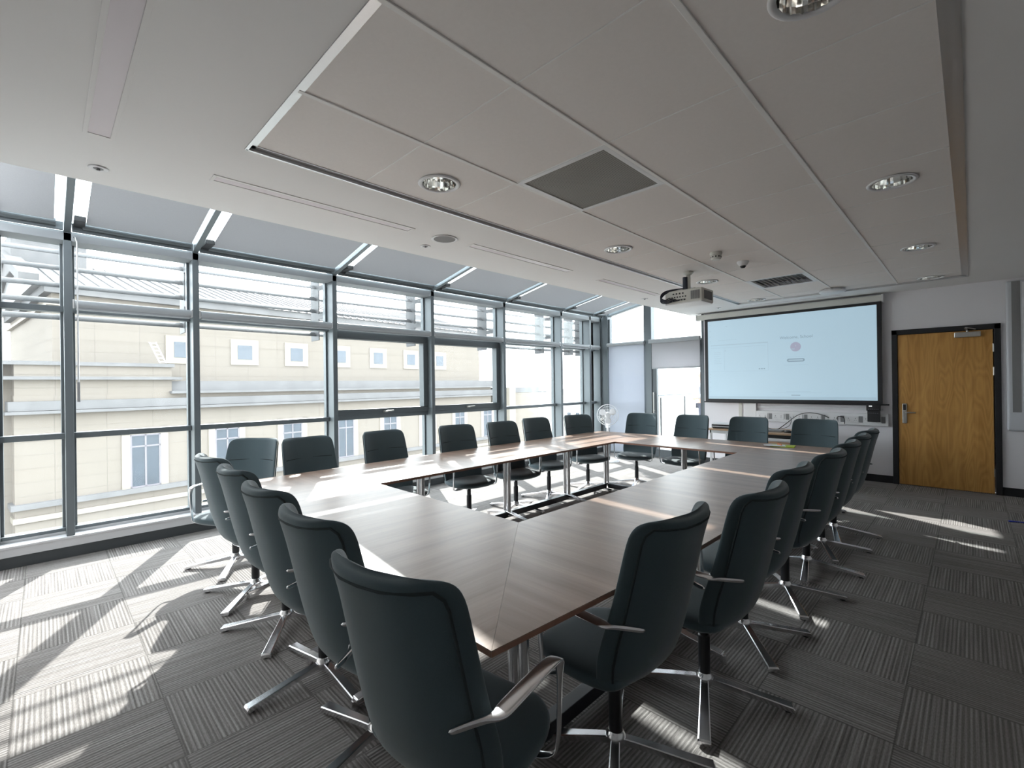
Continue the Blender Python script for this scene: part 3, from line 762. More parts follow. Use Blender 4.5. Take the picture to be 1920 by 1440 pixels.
# ------------------------------------------------------------------ tables
def table(label, top_pts, grain, posts, rails, seamless=True):
    cx = sum(p[0] for p in top_pts)/len(top_pts); cy = sum(p[1] for p in top_pts)/len(top_pts)
    t = empty('conference_table', (cx, cy, 0), label, 'table', 'tables of the meeting rectangle')
    # tiny gap between neighbouring tops
    pts = [(cx+(p[0]-cx)*.9994, cy+(p[1]-cy)*.9994) for p in top_pts]
    MB().prism([(p[0], p[1], TZ-.004) for p in pts], (0, 0, .004)).build('tabletop', m_wood_x if grain == 'x' else m_wood_y, t)
    MB().prism([(p[0], p[1], TZ-.019) for p in pts], (0, 0, .015)).build('edge_band', m_edge, t)
    for (x, y, ax) in posts:
        p = MB()
        if ax == 'x': o1, o2 = (.028, 0), (-.028, 0)
        else: o1, o2 = (0, .028), (0, -.028)
        for o in (o1, o2): p.cyl((x+o[0], y+o[1], .05), (x+o[0], y+o[1], TZ-.026), .021, 20)
        lg = p.build('leg', m_chrome, t); autosmooth(lg)
        f = MB()
        for sg in (-1, 1):
            if ax == 'x': q0, q1, q2 = (x, y, .085), (x+sg*.29, y, .045), (x+sg*.31, y, .03)
            else: q0, q1, q2 = (x, y, .085), (x, y+sg*.29, .045), (x, y+sg*.31, .03)
            f.bar(q0, q1, .050, .035, .045, .022)
            f.cyl((q1[0], q1[1], 0.0), (q1[0], q1[1], .05), .017, 12)
        f.build('foot', m_chrome, lg, bevel=.004)
        MB().box(x-.09, x+.09, y-.05, y+.05, TZ-.028, TZ-.0195).build('mounting_plate', m_rail, lg)
    for (a, b) in rails:
        (x0, y0), (x1, y1) = a, b
        if x0 == x1: MB().box(x0-.03, x0+.03, y0, y1, .035, .095).build('cable_rail', m_rail, t, bevel=.003)
        else: MB().box(x0, x1, y0-.03, y0+.03, .035, .095).build('cable_rail', m_rail, t, bevel=.003)
    return t
OX0, OX1, OY0, OY1 = -3.87, -0.90, 0.82, 5.72
IX0, IX1, IY0, IY1 = -3.02, -1.635, 1.685, 4.78
xm, ym = -2.35, 3.40
PX0, PX1, PY0, PY1 = -3.50, -1.22, 1.25, 5.32
table('wood-veneer table nearest the camera with a mitred right corner', [(OX1, OY0), (IX1, IY0), (xm, IY0), (xm, OY0)], 'y', [(-1.95, PY0, 'y')], [((xm, PY0), (-1.25, PY0))])
table('wood-veneer table at the near window corner, front side of the rectangle', [(OX0, OY0), (xm, OY0), (xm, IY0), (IX0, IY0)], 'y', [(PX0, PY0, 'y'), (-2.45, PY0, 'y')], [((PX0+.06, PY0), (-2.50, PY0))])
table('wood-veneer table along the windows, near half, beside the mullions', [(OX0, OY0), (IX0, IY0), (IX0, ym), (OX0-.03, ym)], 'x', [(PX0, 2.36, 'x')], [((PX0, PY0+.1), (PX0, ym))])
table('wood-veneer table along the windows, far half, with chrome legs seen through the opening', [(OX0-.03, ym), (IX0, ym), (IX0, IY1), (OX0, OY1)], 'x', [(PX0, 3.44, 'x'), (PX0, 4.46, 'x')], [((PX0, ym), (PX0, 5.28))])
table('wood-veneer table at the far end nearest the standing fan', [(OX0, OY1), (IX0, IY1), (xm, IY1), (xm, OY1)], 'y', [(PX0, PY1, 'y'), (-2.42, PY1, 'y')], [((PX0+.04, PY1), (xm, PY1))])
table('wood-veneer table at the far end carrying the green notepad', [(xm, OY1), (xm, IY1), (IX1, IY1), (OX1, OY1)], 'y', [(-1.40, PY1, 'y')], [((xm, PY1), (PX1, PY1))])
table('wood-veneer table on the right side, far half, between three dark chairs and the opening', [(OX1, OY1), (IX1, IY1), (IX1, ym+.12), (OX1+.10, ym+.12), (OX1+.07, 4.6)], 'x', [(PX1, 4.5, 'x')], [((PX1, ym), (PX1, 5.28))])
table('wood-veneer table on the right side, near half, beside the two closest right chairs', [(OX1+.10, ym+.12), (IX1, ym+.12), (IX1, IY0), (OX1, OY0), (OX1+.075, 1.95)], 'x', [(PX1, PY0, 'y'), (PX1+.02, 2.42, 'x')], [((PX1, 1.31), (PX1, ym))])

# ------------------------------------------------------------------ chair
def sgnpow(v, p): return math.copysign(abs(v)**p, v)
def interp(tab, v):
    for (a, fa), (b, fb) in zip(tab, tab[1:]):
        if v <= b:
            t = max(0, (v-a)/(b-a)); t = t*t*(3-2*t)*.5+t*.5
            if isinstance(fa, tuple): return tuple(p+(q-p)*t for p, q in zip(fa, fb))
            return fa+(fb-fa)*t
    return tab[-1][1]

def make_chair():
    root = empty('conference_chair', (0, 0, 0))
    # ---- backrest: closed sections stacked along a curved spine
    # v -> (spine y, spine z, half width, half thickness, wing forward, tangent tilt)
    st = [ # y, z, half width, half thickness, wing
        (.020, .372, .120, .006, .000), (-.005, .373, .165, .016, .002), (-.055, .379, .200, .026, .012), (-.110, .398, .222, .036, .036),
        (-.155, .434, .233, .040, .066), (-.185, .486, .238, .038, .088), (-.212, .560, .239, .034, .094), (-.238, .650, .237, .031, .092),
        (-.262, .750, .233, .029, .094), (-.283, .840, .229, .0285, .098), (-.301, .910, .225, .028, .102), (-.311, .940, .221, .028, .103),
        (-.317, .962, .214, .027, .102), (-.321, .977, .201, .0245, .094), (-.323, .986, .181, .018, .078), (-.324, .989, .162, .008, .064)]
    nn = 48
    rings = []
    for i, (y, z, w_, th, wg) in enumerate(st):
        a = st[max(i-1, 0)]; b = st[min(i+1, len(st)-1)]
        d = Vector((0, b[0]-a[0], b[1]-a[1])).normalized()      # spine direction
        nrm = Vector((0, d.z, -d.y))                            # towards the sitter
        if nrm.y < 0 and i > 3: nrm = -nrm
        ring = []
        for k in range(nn):
            an = 2*PI*k/nn
            cx = sgnpow(math.cos(an), .62)*w_
            cn = sgnpow(math.sin(an), .72)*th
            q = abs(cx)/.235
            off = wg*q**2.5
            # flare of the top edge at the wings rises a little
            rise = .012*q**3 if z > .9 else 0
            if z < .5:
                # lower shell wraps round the seat
                p = Vector((cx, y, z)) + nrm*cn + Vector((0, off, 0))
            else:
                p = Vector((cx, y, z)) + nrm*cn + Vector((0, off, rise))
            ring.append(p)
        rings.append(ring)
    back = MB().loft(rings).build('backrest', m_fab, root, smooth=True, sub=1, local=True)
    # piping set in from the rear edge, and the seam across the front
    def rear(i, f):
        y, z, w_, th, wg = st[i]
        x = w_*f; q = abs(x)/.235
        return (x, y+wg*q**2.5-th*.97, z+(.012*q**3 if z > .9 else 0))
    path = [rear(i, -.93) for i in range(4, 12)] + [rear(12, -.885), rear(12, -.82), rear(12, -.70), rear(12, -.35), rear(12, 0), rear(12, .35), rear(12, .70), rear(12, .82), rear(12, .885)] + [rear(i, .93) for i in range(11, 3, -1)]
    MB().tube(path, .0042, 6).build('piping', m_seam, back, smooth=True, local=True)
    fr = []
    for k in range(13):
        x = -.20+.40*k/12; q = abs(x)/.235
        fr.append((x, -.277+.097*q**2.5+.0275*(1-abs(x/.245)**7), .815))
    MB().tube(fr, .003, 6).build('front_seam', m_seam, back, smooth=True, local=True)
    # ---- seat
    ss = [(-.155, .185, .418, .018), (-.145, .215, .416, .030), (-.11, .232, .412, .040), (-.03, .245, .410, .044), (.06, .246, .410, .044), (.14, .236, .412, .042),
          (.19, .212, .414, .038), (.225, .176, .416, .032), (.245, .128, .418, .024), (.255, .060, .419, .012)]
    rings = []
    for (y, w_, zc, th) in ss:
        ring = []
        for k in range(40):
            an = 2*PI*k/40
            cx = sgnpow(math.cos(an), .55)*w_
            cz = sgnpow(math.sin(an), .6)*th
            if cz < 0: cz *= 1.15-.35*abs(cx/w_)**2
            else: cz -= .010*(1-(cx/w_)**2)
            ring.append((cx, y, zc+cz))
        rings.append(ring)
    MB().loft(rings).build('seat', m_fab, root, smooth=True, sub=1, local=True)
    # ---- armrests
    for s in (-1, 1):
        X = .272*s
        path = [((.17*s, .09, .362), .030, .010), ((.235*s, .110, .364), .030, .010), ((X-.006*s, .122, .374), .028, .011), ((X, .128, .400), .024, .011), ((X, .136, .50), .024, .011),
                ((X, .143, .600), .026, .011), ((X, .141, .636), .036, .012), ((X, .122, .654), .046, .013), ((X, .07, .658), .050, .013),
                ((X, -.05, .656), .051, .013), ((X, -.125, .653), .050, .013), ((X, -.146, .652), .047, .013), ((X-.004*s, -.160, .651), .036, .013),
                ((X-.014*s, -.172, .650), .020, .016), ((X-.028*s, -.194, .650), .016, .018), ((X-.046*s, -.228, .651), .015, .018), ((X-.062*s, -.264, .653), .013, .016)]
        rings = []
        for i, (p, w_, h_) in enumerate(path):
            a = Vector(path[max(i-1, 0)][0]); b = Vector(path[min(i+1, len(path)-1)][0])
            d = (b-a).normalized()
            if i < 2: side = Vector((0, 1, 0))
            elif i < 7: side = Vector((s*.15, 1, 0)); 
            else: side = Vector((1, 0, 0))
            # flat strap: broad direction turns from lengthwise on the upright to crosswise on the rest
            if 2 <= i <= 6: side = Vector((0, 1, .0)); 
            if i == 6: side = Vector((.5, .5, -.5))
            if i == 7: side = Vector((1, .2, -.1))
            side = (side-d*side.dot(d)).normalized(); u = d.cross(side)
            ring = []
            for k in range(12):
                an = 2*PI*k/12
                ring.append(Vector(p)+side*sgnpow(math.cos(an), .7)*w_/2+u*sgnpow(math.sin(an), .8)*h_/2)
            rings.append(ring)
        # keep ring correspondence continuous
        fixed = [rings[0]]
        for r_ in rings[1:]:
            prev = fixed[-1]; best = None
            for rev in (0, 1):
                rr = r_[::-1] if rev else r_
                for sh in range(12):
                    c = rr[sh:]+rr[:sh]
                    e = sum((p-q).length_squared for p, q in zip(prev, c))
                    if best is None or e < best[0]: best = (e, c)
            fixed.append(best[1])
        MB().loft(fixed).build('armrest', m_chrome, root, smooth=True, sub=1, local=True)
    # ---- underside carrier, column, base
    car = MB()
    car.lathe([(.022, .315), (.026, .33), (.050, .343), (.11, .352), (.13, .366), (.10, .385)], (0, -.01, 0), 28)
    car.bar((0, -.01, .360), (.20, .09, .363), .05, .014).bar((0, -.01, .360), (-.20, .09, .363), .05, .014)
    car.build('seat_carrier', m_chrome, root, smooth=False, local=True, bevel=.002)
    autosmooth(root.children[-1])
    c = MB().lathe([(.026, .085), (.026, .265), (.021, .270), (.021, .33)], (0, 0, 0), 24).build('column', m_gas, root, local=True); autosmooth(c)
    hb = MB().lathe([(.036, .045), (.040, .058), (.038, .082), (.030, .092), (.028, .098), (.020, .098)], (0, 0, 0), 28).build('base_hub', m_chrome, root, local=True); autosmooth(hb)
    for k in range(4):
        a = PI/2*k
        d = Vector((math.cos(a), math.sin(a), 0)); sd = Vector((-d.y, d.x, 0))
        lg = MB(); rings = []
        for (r_, w_, zt, zb) in ((.015, .034, .078, .050), (.08, .036, .070, .046), (.20, .042, .052, .030), (.33, .048, .032, .010), (.352, .050, .029, .006), (.358, .050, .022, .006)):
            c0 = d*r_
            rings.append([c0+sd*w_/2*.98+Vector((0, 0, zb)), c0+sd*w_/2+Vector((0, 0, zt-.003)), c0+sd*w_/2*.8+Vector((0, 0, zt)),
                          c0-sd*w_/2*.8+Vector((0, 0, zt)), c0-sd*w_/2+Vector((0, 0, zt-.003)), c0-sd*w_/2*.98+Vector((0, 0, zb))])
        L = lg.loft(rings).build('leg', m_chrome, root, local=True); autosmooth(L, 25)
        MB().cyl((d.x*.335, d.y*.335, 0), (d.x*.335, d.y*.335, .012), .016, 12).build('glide', m_dkplastic, L, local=True)
    return root

chair0 = make_chair()
GN, GW, GF, GR = 'chairs along the near side', 'chairs along the window side', 'chairs along the far side', 'chairs along the right side'
# (x, y, facing angle in degrees, base rotation, label, group)
CH = [
 (-1.095, 0.855, 100, 8, 'dark green-grey chair nearest the camera, chrome arm in full view', GN),
 (-1.70, 0.93, 93, 10, 'dark green-grey chair just left of the one nearest the camera', GN),
 (-2.30, 0.97, 93, 3, 'green-grey chair in the middle of the five near-row chairs', GN),
 (-2.95, 1.02, 91, -35, 'green-grey chair fourth in the near row, mostly hidden behind the middle one', GN),
 (-3.59, 1.04, 94, 45, 'green-grey chair seen from behind closest to the windows, last of the near row', GN),
 (-4.26, 1.09, -52, -30, 'green-grey chair turned towards the camera at the left table corner, back against the mullion', GW),
 (-3.90, 1.64, 4, 15, 'grey window-side chair showing only its backrest, next after the turned corner chair', GW),
 (-3.88, 2.36, 2, 20, 'grey window-side chair in front of the left opening window', GW),
 (-3.80, 3.17, -6, 40, 'dark window-side chair with full seat showing left of the first chrome table leg', GW),
 (-3.72, 3.80, -4, 12, 'dark window-side chair directly behind the first chrome table leg', GW),
 (-3.80, 4.48, -6, 35, 'dark chair on the window side between the two middle chrome table legs', GW),
 (-3.73, 5.22, -18, 5, 'dark chair on the window side closest to the standing fan', GW),
 (-3.35, 5.85, -82, 20, 'dark chair on the far side in front of the pulled-down corner blind', GF),
 (-2.66, 5.85, -94, 30, 'dark chair on the far side in front of the glass terrace door', GF),
 (-1.95, 5.85, -92, 10, 'dark chair on the far side in front of the small desk with recorder', GF),
 (-1.27, 5.88, -94, 35, 'dark chair on the far side behind the green notepad', GF),
 (-.99, 1.545, 178, 30, 'large dark chair right of the near table corner, closest on the right side', GR),
 (-0.89, 2.14, 178, 22, 'dark chair second from the camera on the right side', GR),
 (-0.93, 2.78, 178, 40, 'dark chair third on the right side, half hidden behind the second one', GR),
 (-0.90, 3.49, 178, 30, 'dark chair fourth on the right side, its long leg crossing the carpet', GR),
 (-0.91, 4.10, 178, 10, 'dark chair fifth on the right side, seen nearly edge-on', GR),
 (-0.92, 4.66, 178, 25, 'dark chair sixth on the right side, tucked behind the fifth', GR),
 (-0.93, 5.20, 176, 15, 'dark chair farthest down the right side, in front of the wooden door', GR),
]
for i, (x, y, face, rb, lab, grp) in enumerate(CH):
    c = chair0 if i == len(CH)-1 else copy_tree(chair0)
    c.location = (x, y, 0); c.rotation_euler = (0, 0, R(face-90))
    for ch in c.children:
        if ch.name.startswith(('leg', 'base_hub')): ch.rotation_euler = (0, 0, R(rb-(face-90)))
    tag(c, lab, 'chair', grp)

# ------------------------------------------------------------------ pedestal fan
fx, fy, fz = -4.74, 7.27, .85
fn = empty('pedestal_fan', (fx, fy, 0), 'white pedestal fan with three round blades standing in the far window corner', 'fan')
ax = Vector((.55, -.82, .06)).normalized(); e1 = ax.cross(Vector((0, 0, 1))).normalized(); e2 = e1.cross(ax)
C0 = Vector((fx, fy, fz))+ax*.10
def circ(r, d, n=40): return [C0+ax*d+e1*r*math.cos(2*PI*i/n)+e2*r*math.sin(2*PI*i/n) for i in range(n)]
cg = MB()
for r_, d_ in ((.19, 0), (.188, .02), (.15, .045), (.10, .055), (.05, .06), (.15, -.05), (.10, -.065)): cg.tube(circ(r_, d_), .0022 if r_ < .18 else .005, 6, True)
for i in range(36):
    a = 2*PI*i/36
    def pt(r_, d_): return C0+ax*d_+e1*r_*math.cos(a)+e2*r_*math.sin(a)
    cg.tube([pt(.03, .06), pt(.10, .055), pt(.15, .045), pt(.188, .015), pt(.188, -.015), pt(.15, -.05), pt(.05, -.07)], .0013, 5)
cg.build('cage', m_white, fn)
MB().loft([[C0+ax*d_+e1*r_*math.cos(2*PI*i/24)+e2*r_*math.sin(2*PI*i/24) for i in range(24)] for r_, d_ in ((.04, .062), (.04, .066), (.03, .07))]).build('badge', m_white, fn)
for k in range(3):
    a0 = 2*PI*k/3+.5
    b = MB(); rows = []
    for j in range(7):
        r_ = .03+.13*j/6; wd = .95*math.sin(PI*(.18+.72*j/6))
        row = []
        for q in range(9):
            a = a0+(q/8-.5)*wd*1.25; row.append(C0+ax*(.02*(q/8-.5))+e1*r_*math.cos(a)+e2*r_*math.sin(a))
        rows.append(row)
    b.loft(rows, cap=False, closed=False)
    o = b.build('blade', m_white, fn, smooth=True); sm = o.modifiers.new('solid', 'SOLIDIFY'); sm.thickness = .003
MB().loft([[C0+ax*d_+e1*r_*math.cos(2*PI*i/24)+e2*r_*math.sin(2*PI*i/24) for i in range(24)] for r_, d_ in ((.03, .03), (.035, 0), (.05, -.07), (.055, -.12), (.05, -.17), (.02, -.18))]).build('motor', m_white, fn, smooth=True)
Pm = Vector((fx, fy, fz))
MB().cyl((fx, fy, .03), (fx, fy, .55), .016, 14).cyl((fx, fy, .5), (fx, fy, .83), .022, 14).box(fx-.03, fx+.03, fy-.03, fy+.03, .62, .72).build('pole', m_white, fn)
MB().lathe([(.20, 0), (.20, .012), (.17, .03), (.04, .045), (.02, .05)], (fx, fy, 0), 36).build('base', m_white, fn, smooth=False)

# ------------------------------------------------------------------ projector
pj = empty('projector', (-2.2, 4.98, 2.28), 'off-white ceiling projector with dark cables hanging in front of the screen', 'projector')
MB().box(-2.39, -1.98, 4.83, 5.13, 2.285, 2.425).build('body', m_offwhite, pj, bevel=.012, seg=3)
MB().box(-2.388, -1.99, 4.835, 5.12, 2.278, 2.290).build('bottom_plate', m_white, pj, bevel=.003)
MB().cyl((-2.10, 5.12, 2.35), (-2.10, 5.17, 2.35), .045, 20).build('lens', m_dkplastic, pj)
q = MB()
for i in range(7): q.box(-2.345+i*.030, -2.332+i*.030, 4.825, 4.832, 2.345, 2.358)
for i in range(6): q.box(-2.33+i*.030, -2.31+i*.030, 4.825, 4.832, 2.31, 2.325)
for i in range(4): q.box(-2.30+i*.035, -2.285+i*.035, 4.825, 4.832, 2.38, 2.395)
q.build('ports', m_dkplastic, pj)
q = MB()
for i in range(9): q.box(-2.10+i*.011, -2.094+i*.011, 4.826, 4.832, 2.31, 2.40)
q.build('rear_grille', m_grey, pj)
q = MB()
for i in range(12): q.box(-1.982, -1.976, 4.88+i*.018, 4.888+i*.018, 2.31, 2.40)
q.build('vent_slots', m_grey, pj)
MB().cyl((-2.20, 5.0, 2.44), (-2.20, 5.0, 2.642), .022, 18).build('pole', m_offwhite, pj)
MB().lathe([(.055, .642-.0), (.055, .628), (.04, .612), (.030, .606)], (-2.20, 5.0, 2.0), 28).build('ceiling_rose', m_offwhite, pj)
MB().box(-2.28, -2.12, 4.93, 5.07, 2.43, 2.445).bar((-2.32, 4.88, 2.435), (-2.08, 5.10, 2.435), .02, .01).bar((-2.32, 5.10, 2.435), (-2.08, 4.88, 2.435), .02, .01).build('bracket', m_offwhite, pj)
MB().cyl((-2.225, 4.975, 2.44), (-2.225, 4.975, 2.585), .026, 14).build('cable_sleeve', m_navy, pj)
cb_ = []
for i in range(4):
    x1 = -2.33+i*.03; z1 = 2.35-.012*i
    o = cable('cable', [(-2.225, 4.97, 2.46), (-2.28, 4.87, 2.45), (-2.40, 4.81, 2.43-.01*i), (-2.43, 4.78, 2.36-.015*i), (-2.36, 4.78, 2.32-.012*i), (x1, 4.80, z1), (x1, 4.83, z1)], .006, m_navy, None)
    o.data.transform(Matrix.Translation(-Vector(pj.location))); o.parent = pj

# ------------------------------------------------------------------ ceiling fittings
def downlight(cx, cy, label):
    d = empty('downlight', (cx, cy, ZT), label, 'ceiling light', 'round recessed downlights')
    MB().lathe([(.100, -.001), (.122, -.001), (.126, -.006), (.118, -.012), (.100, -.009), (.100, -.001)], (cx, cy, ZT), 48, cap=False).build('trim_ring', m_white, d, smooth=True)
    n = 36; rings = []
    for r_, h in ((.100, -.008), (.098, .02), (.090, .06), (.074, .10), (.05, .125), (.028, .13)):
        rings.append([(cx+r_*(1+.018*(i % 2))*math.cos(2*PI*i/n), cy+r_*(1+.018*(i % 2))*math.sin(2*PI*i/n), ZT+h) for i in range(n)])
    MB().loft(rings, cap=False).build('reflector', m_refl, d)
    MB().lathe([(.03, .13), (.0305, .134)], (cx, cy, ZT), 24).cyl((cx-.018, cy, ZT+.05), (cx-.018, cy, ZT+.13), .009, 12).cyl((cx+.018, cy, ZT+.05), (cx+.018, cy, ZT+.13), .009, 12).build('lamp', m_lamp, d)
dls = {(0, 1): 'chrome downlight in the left tile column nearest the camera, left of the big grille', (0, 4): 'chrome downlight in the left tile column, beyond the big dark grille', (0, 7): 'chrome downlight right beside the projector pole', (0, 10): 'chrome downlight in the left tile column closest to the screen',
       (3, 1): 'large chrome downlight cut off by the top picture edge', (3, 4): 'chrome downlight in the right tile column, largest one fully in view', (3, 7): 'chrome downlight in the right tile column, second from the far end', (3, 10): 'chrome downlight in the right tile column closest to the door wall'}
for k, lab in dls.items(): downlight(cells[k][4], cells[k][5], lab)
# grilles
x0, x1, y0, y1, cx, cy = cells[(1, 2)]
v = empty('ceiling_grille', (cx, cy, ZT), 'square dark perforated air grille with white frame in the middle of the ceiling', 'air vent')
MB().box(x0+.01, x1-.01, y0+.004, y0+.035, ZT-.006, ZT+.004).box(x0+.01, x1-.01, y1-.035, y1-.004, ZT-.006, ZT+.004).box(x0+.01, x0+.04, y0+.03, y1-.03, ZT-.006, ZT+.004).box(x1-.04, x1-.01, y0+.03, y1-.03, ZT-.006, ZT+.004).build('frame', m_white, v, bevel=.002)
MB().box(x0+.04, x1-.04, y0+.035, y1-.035, ZT-.001, ZT+.006).build('perforated_panel', m_perf, v)
x0, x1, y0, y1, cx, cy = cells[(1, 8)]
v = empty('slatted_diffuser', (cx, cy, ZT), 'square slatted air diffuser in the ceiling close to the screen', 'air vent')
MB().box(x0+.01, x1-.01, y0+.004, y0+.045, ZT-.006, ZT+.004).box(x0+.01, x1-.01, y1-.045, y1-.004, ZT-.006, ZT+.004).box(x0+.01, x0+.05, y0+.04, y1-.04, ZT-.006, ZT+.004).box(x1-.05, x1-.01, y0+.04, y1-.04, ZT-.006, ZT+.004).build('frame', m_white, v, bevel=.002)
for i in range(11):
    xx = x0+.07+i*(x1-x0-.14)/10
    MB().bar((xx-.012, y0+.045, ZT+.012), (xx-.012, y1-.045, ZT+.012), .034, .003, up=(.75, 0, .6)).build('slat', m_offwhite, v)
MB().box(x0+.01, x1-.01, y0+.01, y1-.01, ZT+.05, ZT+.055).box(x0+.01, x0+.02, y0+.01, y1-.01, ZT, ZT+.05).box(x1-.02, x1-.01, y0+.01, y1-.01, ZT, ZT+.05).build('plenum', m_grey, v)
# smoke detector, camera dome, access point, speaker, small fittings
s = empty('smoke_detector', (-1.69, 4.45, ZT), 'round off-white smoke detector on the ceiling right of the projector', 'smoke detector')
MB().lathe([(.052, 0), (.055, -.012), (.050, -.025), (.043, -.028), (.045, -.058), (.038, -.070), (.0, -.072)], (-1.69, 4.45, ZT), 32).build('housing', m_offwhite, s, smooth=False); autosmooth(s.children[0])
q = MB()
for i in range(10):
    a = 2*PI*i/10; q.cyl((-1.69+.040*math.cos(a), 4.45+.040*math.sin(a), ZT-.045), (-1.69+.047*math.cos(a), 4.45+.047*math.sin(a), ZT-.045), .007, 8)
q.build('vents', m_dkplastic, s)
s = empty('security_camera', (-1.63, 4.99, ZT), 'small white dome camera with a dark eye beside the smoke detector', 'camera')
MB().lathe([(.055, 0), (.055, -.010), (.045, -.030), (.03, -.045)], (-1.63, 4.99, ZT), 28).build('housing', m_white, s); autosmooth(s.children[0])
MB().lathe([(.028, -.040), (.027, -.052), (.018, -.064), (.0, -.068)], (-1.63, 4.99, ZT), 24).build('lens_dome', m_dkplastic, s, smooth=True)
s = empty('wireless_access_point', (-1.30, 7.38, ZT), 'white disc-shaped wireless unit on the ceiling just before the screen', 'wireless unit')
MB().lathe([(.09, 0), (.09, -.02), (.145, -.024), (.150, -.038), (.13, -.052), (.0, -.056)], (-1.30, 7.38, ZT), 40).build('housing', m_white, s); autosmooth(s.children[0])
s = empty('ceiling_speaker', (-3.05, 2.32, ZC), 'flat round ceiling speaker between two slot lights near the windows', 'speaker')
MB().lathe([(.088, -.001), (.105, -.001), (.107, -.005), (.10, -.009), (.088, -.006)], (-3.05, 2.32, ZC), 40, cap=False).build('ring', m_white, s, smooth=True)
MB().lathe([(.09, -.003), (.09, -.006)], (-3.05, 2.32, ZC), 40).build('mesh_cover', m_gboard, s)
def small(cx, cy, lab):
    s = empty('recessed_sprinkler', (cx, cy, ZC), lab, 'sprinkler', 'small round fittings in the white ceiling')
    MB().lathe([(.022, -.001), (.042, -.001), (.044, -.004), (.038, -.007), (.030, -.008), (.022, -.005)], (cx, cy, ZC), 28, cap=False).build('ring', m_white, s, smooth=True)
    MB().lathe([(.024, -.0035), (.024, -.0045)], (cx, cy, ZC), 20).cyl((cx, cy, ZC-.014), (cx, cy, ZC-.004), .008, 10).build('head', m_grey, s)
small(-3.34, .22, 'small round ceiling fitting at upper left near the slit-lit blinds')
small(-3.32, 2.32, 'small round ceiling fitting beside the round speaker')
small(-3.30, 6.05, 'tiny round ceiling fitting left of the projector above the corner glazing')
small(-2.9, 7.7, 'tiny round ceiling fitting above the left end of the screen')
def slot(x0, x1, y0, y1, lab):
    s = empty('slot_light', ((x0+x1)/2, (y0+y1)/2, ZC), lab, 'ceiling light', 'long recessed slot lights')
    t = .018
    MB().box(x0-t, x1+t, y0-t, y0, ZC-.004, ZC+.001).box(x0-t, x1+t, y1, y1+t, ZC-.004, ZC+.001).box(x0-t, x0, y0, y1, ZC-.004, ZC+.001).box(x1, x1+t, y0, y1, ZC-.004, ZC+.001).build('frame', m_soffit, s, bevel=.001)
    MB().box(x0, x1, y0, y1, ZC-.0015, ZC+.001).build('diffuser', m_diff, s)
slot(-2.90, -1.45, .155, .235, 'wide pinkish unlit slot light running to the top picture edge at upper left')
slot(-3.085, -3.02, .70, 1.99, 'long unlit slot light left of the round ceiling speaker')
slot(-3.075, -3.01, 2.60, 3.95, 'long unlit slot light just beyond the round ceiling speaker')
slot(-3.075, -3.01, 4.55, 5.93, 'thin unlit slot light farthest along the window side, left of the projector')
slot(-2.60, -1.30, 7.86, 7.93, 'thin unlit slot light in front of the screen case')

# ------------------------------------------------------------------ terrace
struct('floor_terrace', MB().box(-6.1, 4, 8.37, 19, -.14, -.02), m_pave)
rl_ = empty('terrace_railing', (-5.9, 13, -.02), 'terrace railing of thin metal posts and glass outside the far door', 'railing')
RX = -5.92
MB().box(RX-.022, RX+.022, 8.5, 18.6, 1.07, 1.10).build('top_rail', m_frame_dk, rl_, bevel=.004)
for i in range(7):
    y = 8.75+i*1.45
    MB().box(RX-.012, RX+.012, y-.03, y+.03, -.02, 1.03).build('post', m_black, rl_, bevel=.003)
    MB().cyl((RX, y, 1.03), (RX, y, 1.075), .008, 8).build('stub', m_steel, rl_)
    if i < 6: MB().box(RX-.006, RX+.006, y+.05, y+1.40, .08, .98).build('glass_panel', m_balu, rl_)
MB().box(RX, 3.9, 18.56, 18.60, 1.07, 1.10).build('end_rail', m_frame_dk, rl_)
for i in range(7):
    MB().box(RX+1.4+i*1.4-.03, RX+1.4+i*1.4+.03, 18.568, 18.592, -.02, 1.07).build('end_post', m_frame, rl_)

# person on the terrace
ps = empty('person', (-5.08, 12.3, -.02), 'person in pale shirt and dark trousers on the terrace beyond the glass door', 'person', rz=R(115))
def skin_mesh(name, nodes, edges, m, parent, root_i=0, sub=2):
    me = bpy.data.meshes.new(name); me.from_pydata([n_[0] for n_ in nodes], edges, [])
    o = bpy.data.objects.new(name, me); COL.objects.link(o); o.parent = parent
    o.modifiers.new('skin', 'SKIN')
    sv = me.skin_vertices[0].data if me.skin_vertices else None
    if sv is None:
        bpy.context.view_layer.objects.active = o
        me.attributes  # skin layer is created by the modifier
    bmq = bmesh.new(); bmq.from_mesh(me); ly = bmq.verts.layers.skin.verify(); bmq.verts.ensure_lookup_table()
    for i, n_ in enumerate(nodes):
        bmq.verts[i][ly].radius = n_[1] if isinstance(n_[1], tuple) else (n_[1], n_[1])
        bmq.verts[i][ly].use_root = (i == root_i)
    bmq.to_mesh(me); bmq.free()
    s_ = o.modifiers.new('sub', 'SUBSURF'); s_.levels = sub; s_.render_levels = sub
    me.materials.append(m)
    return o
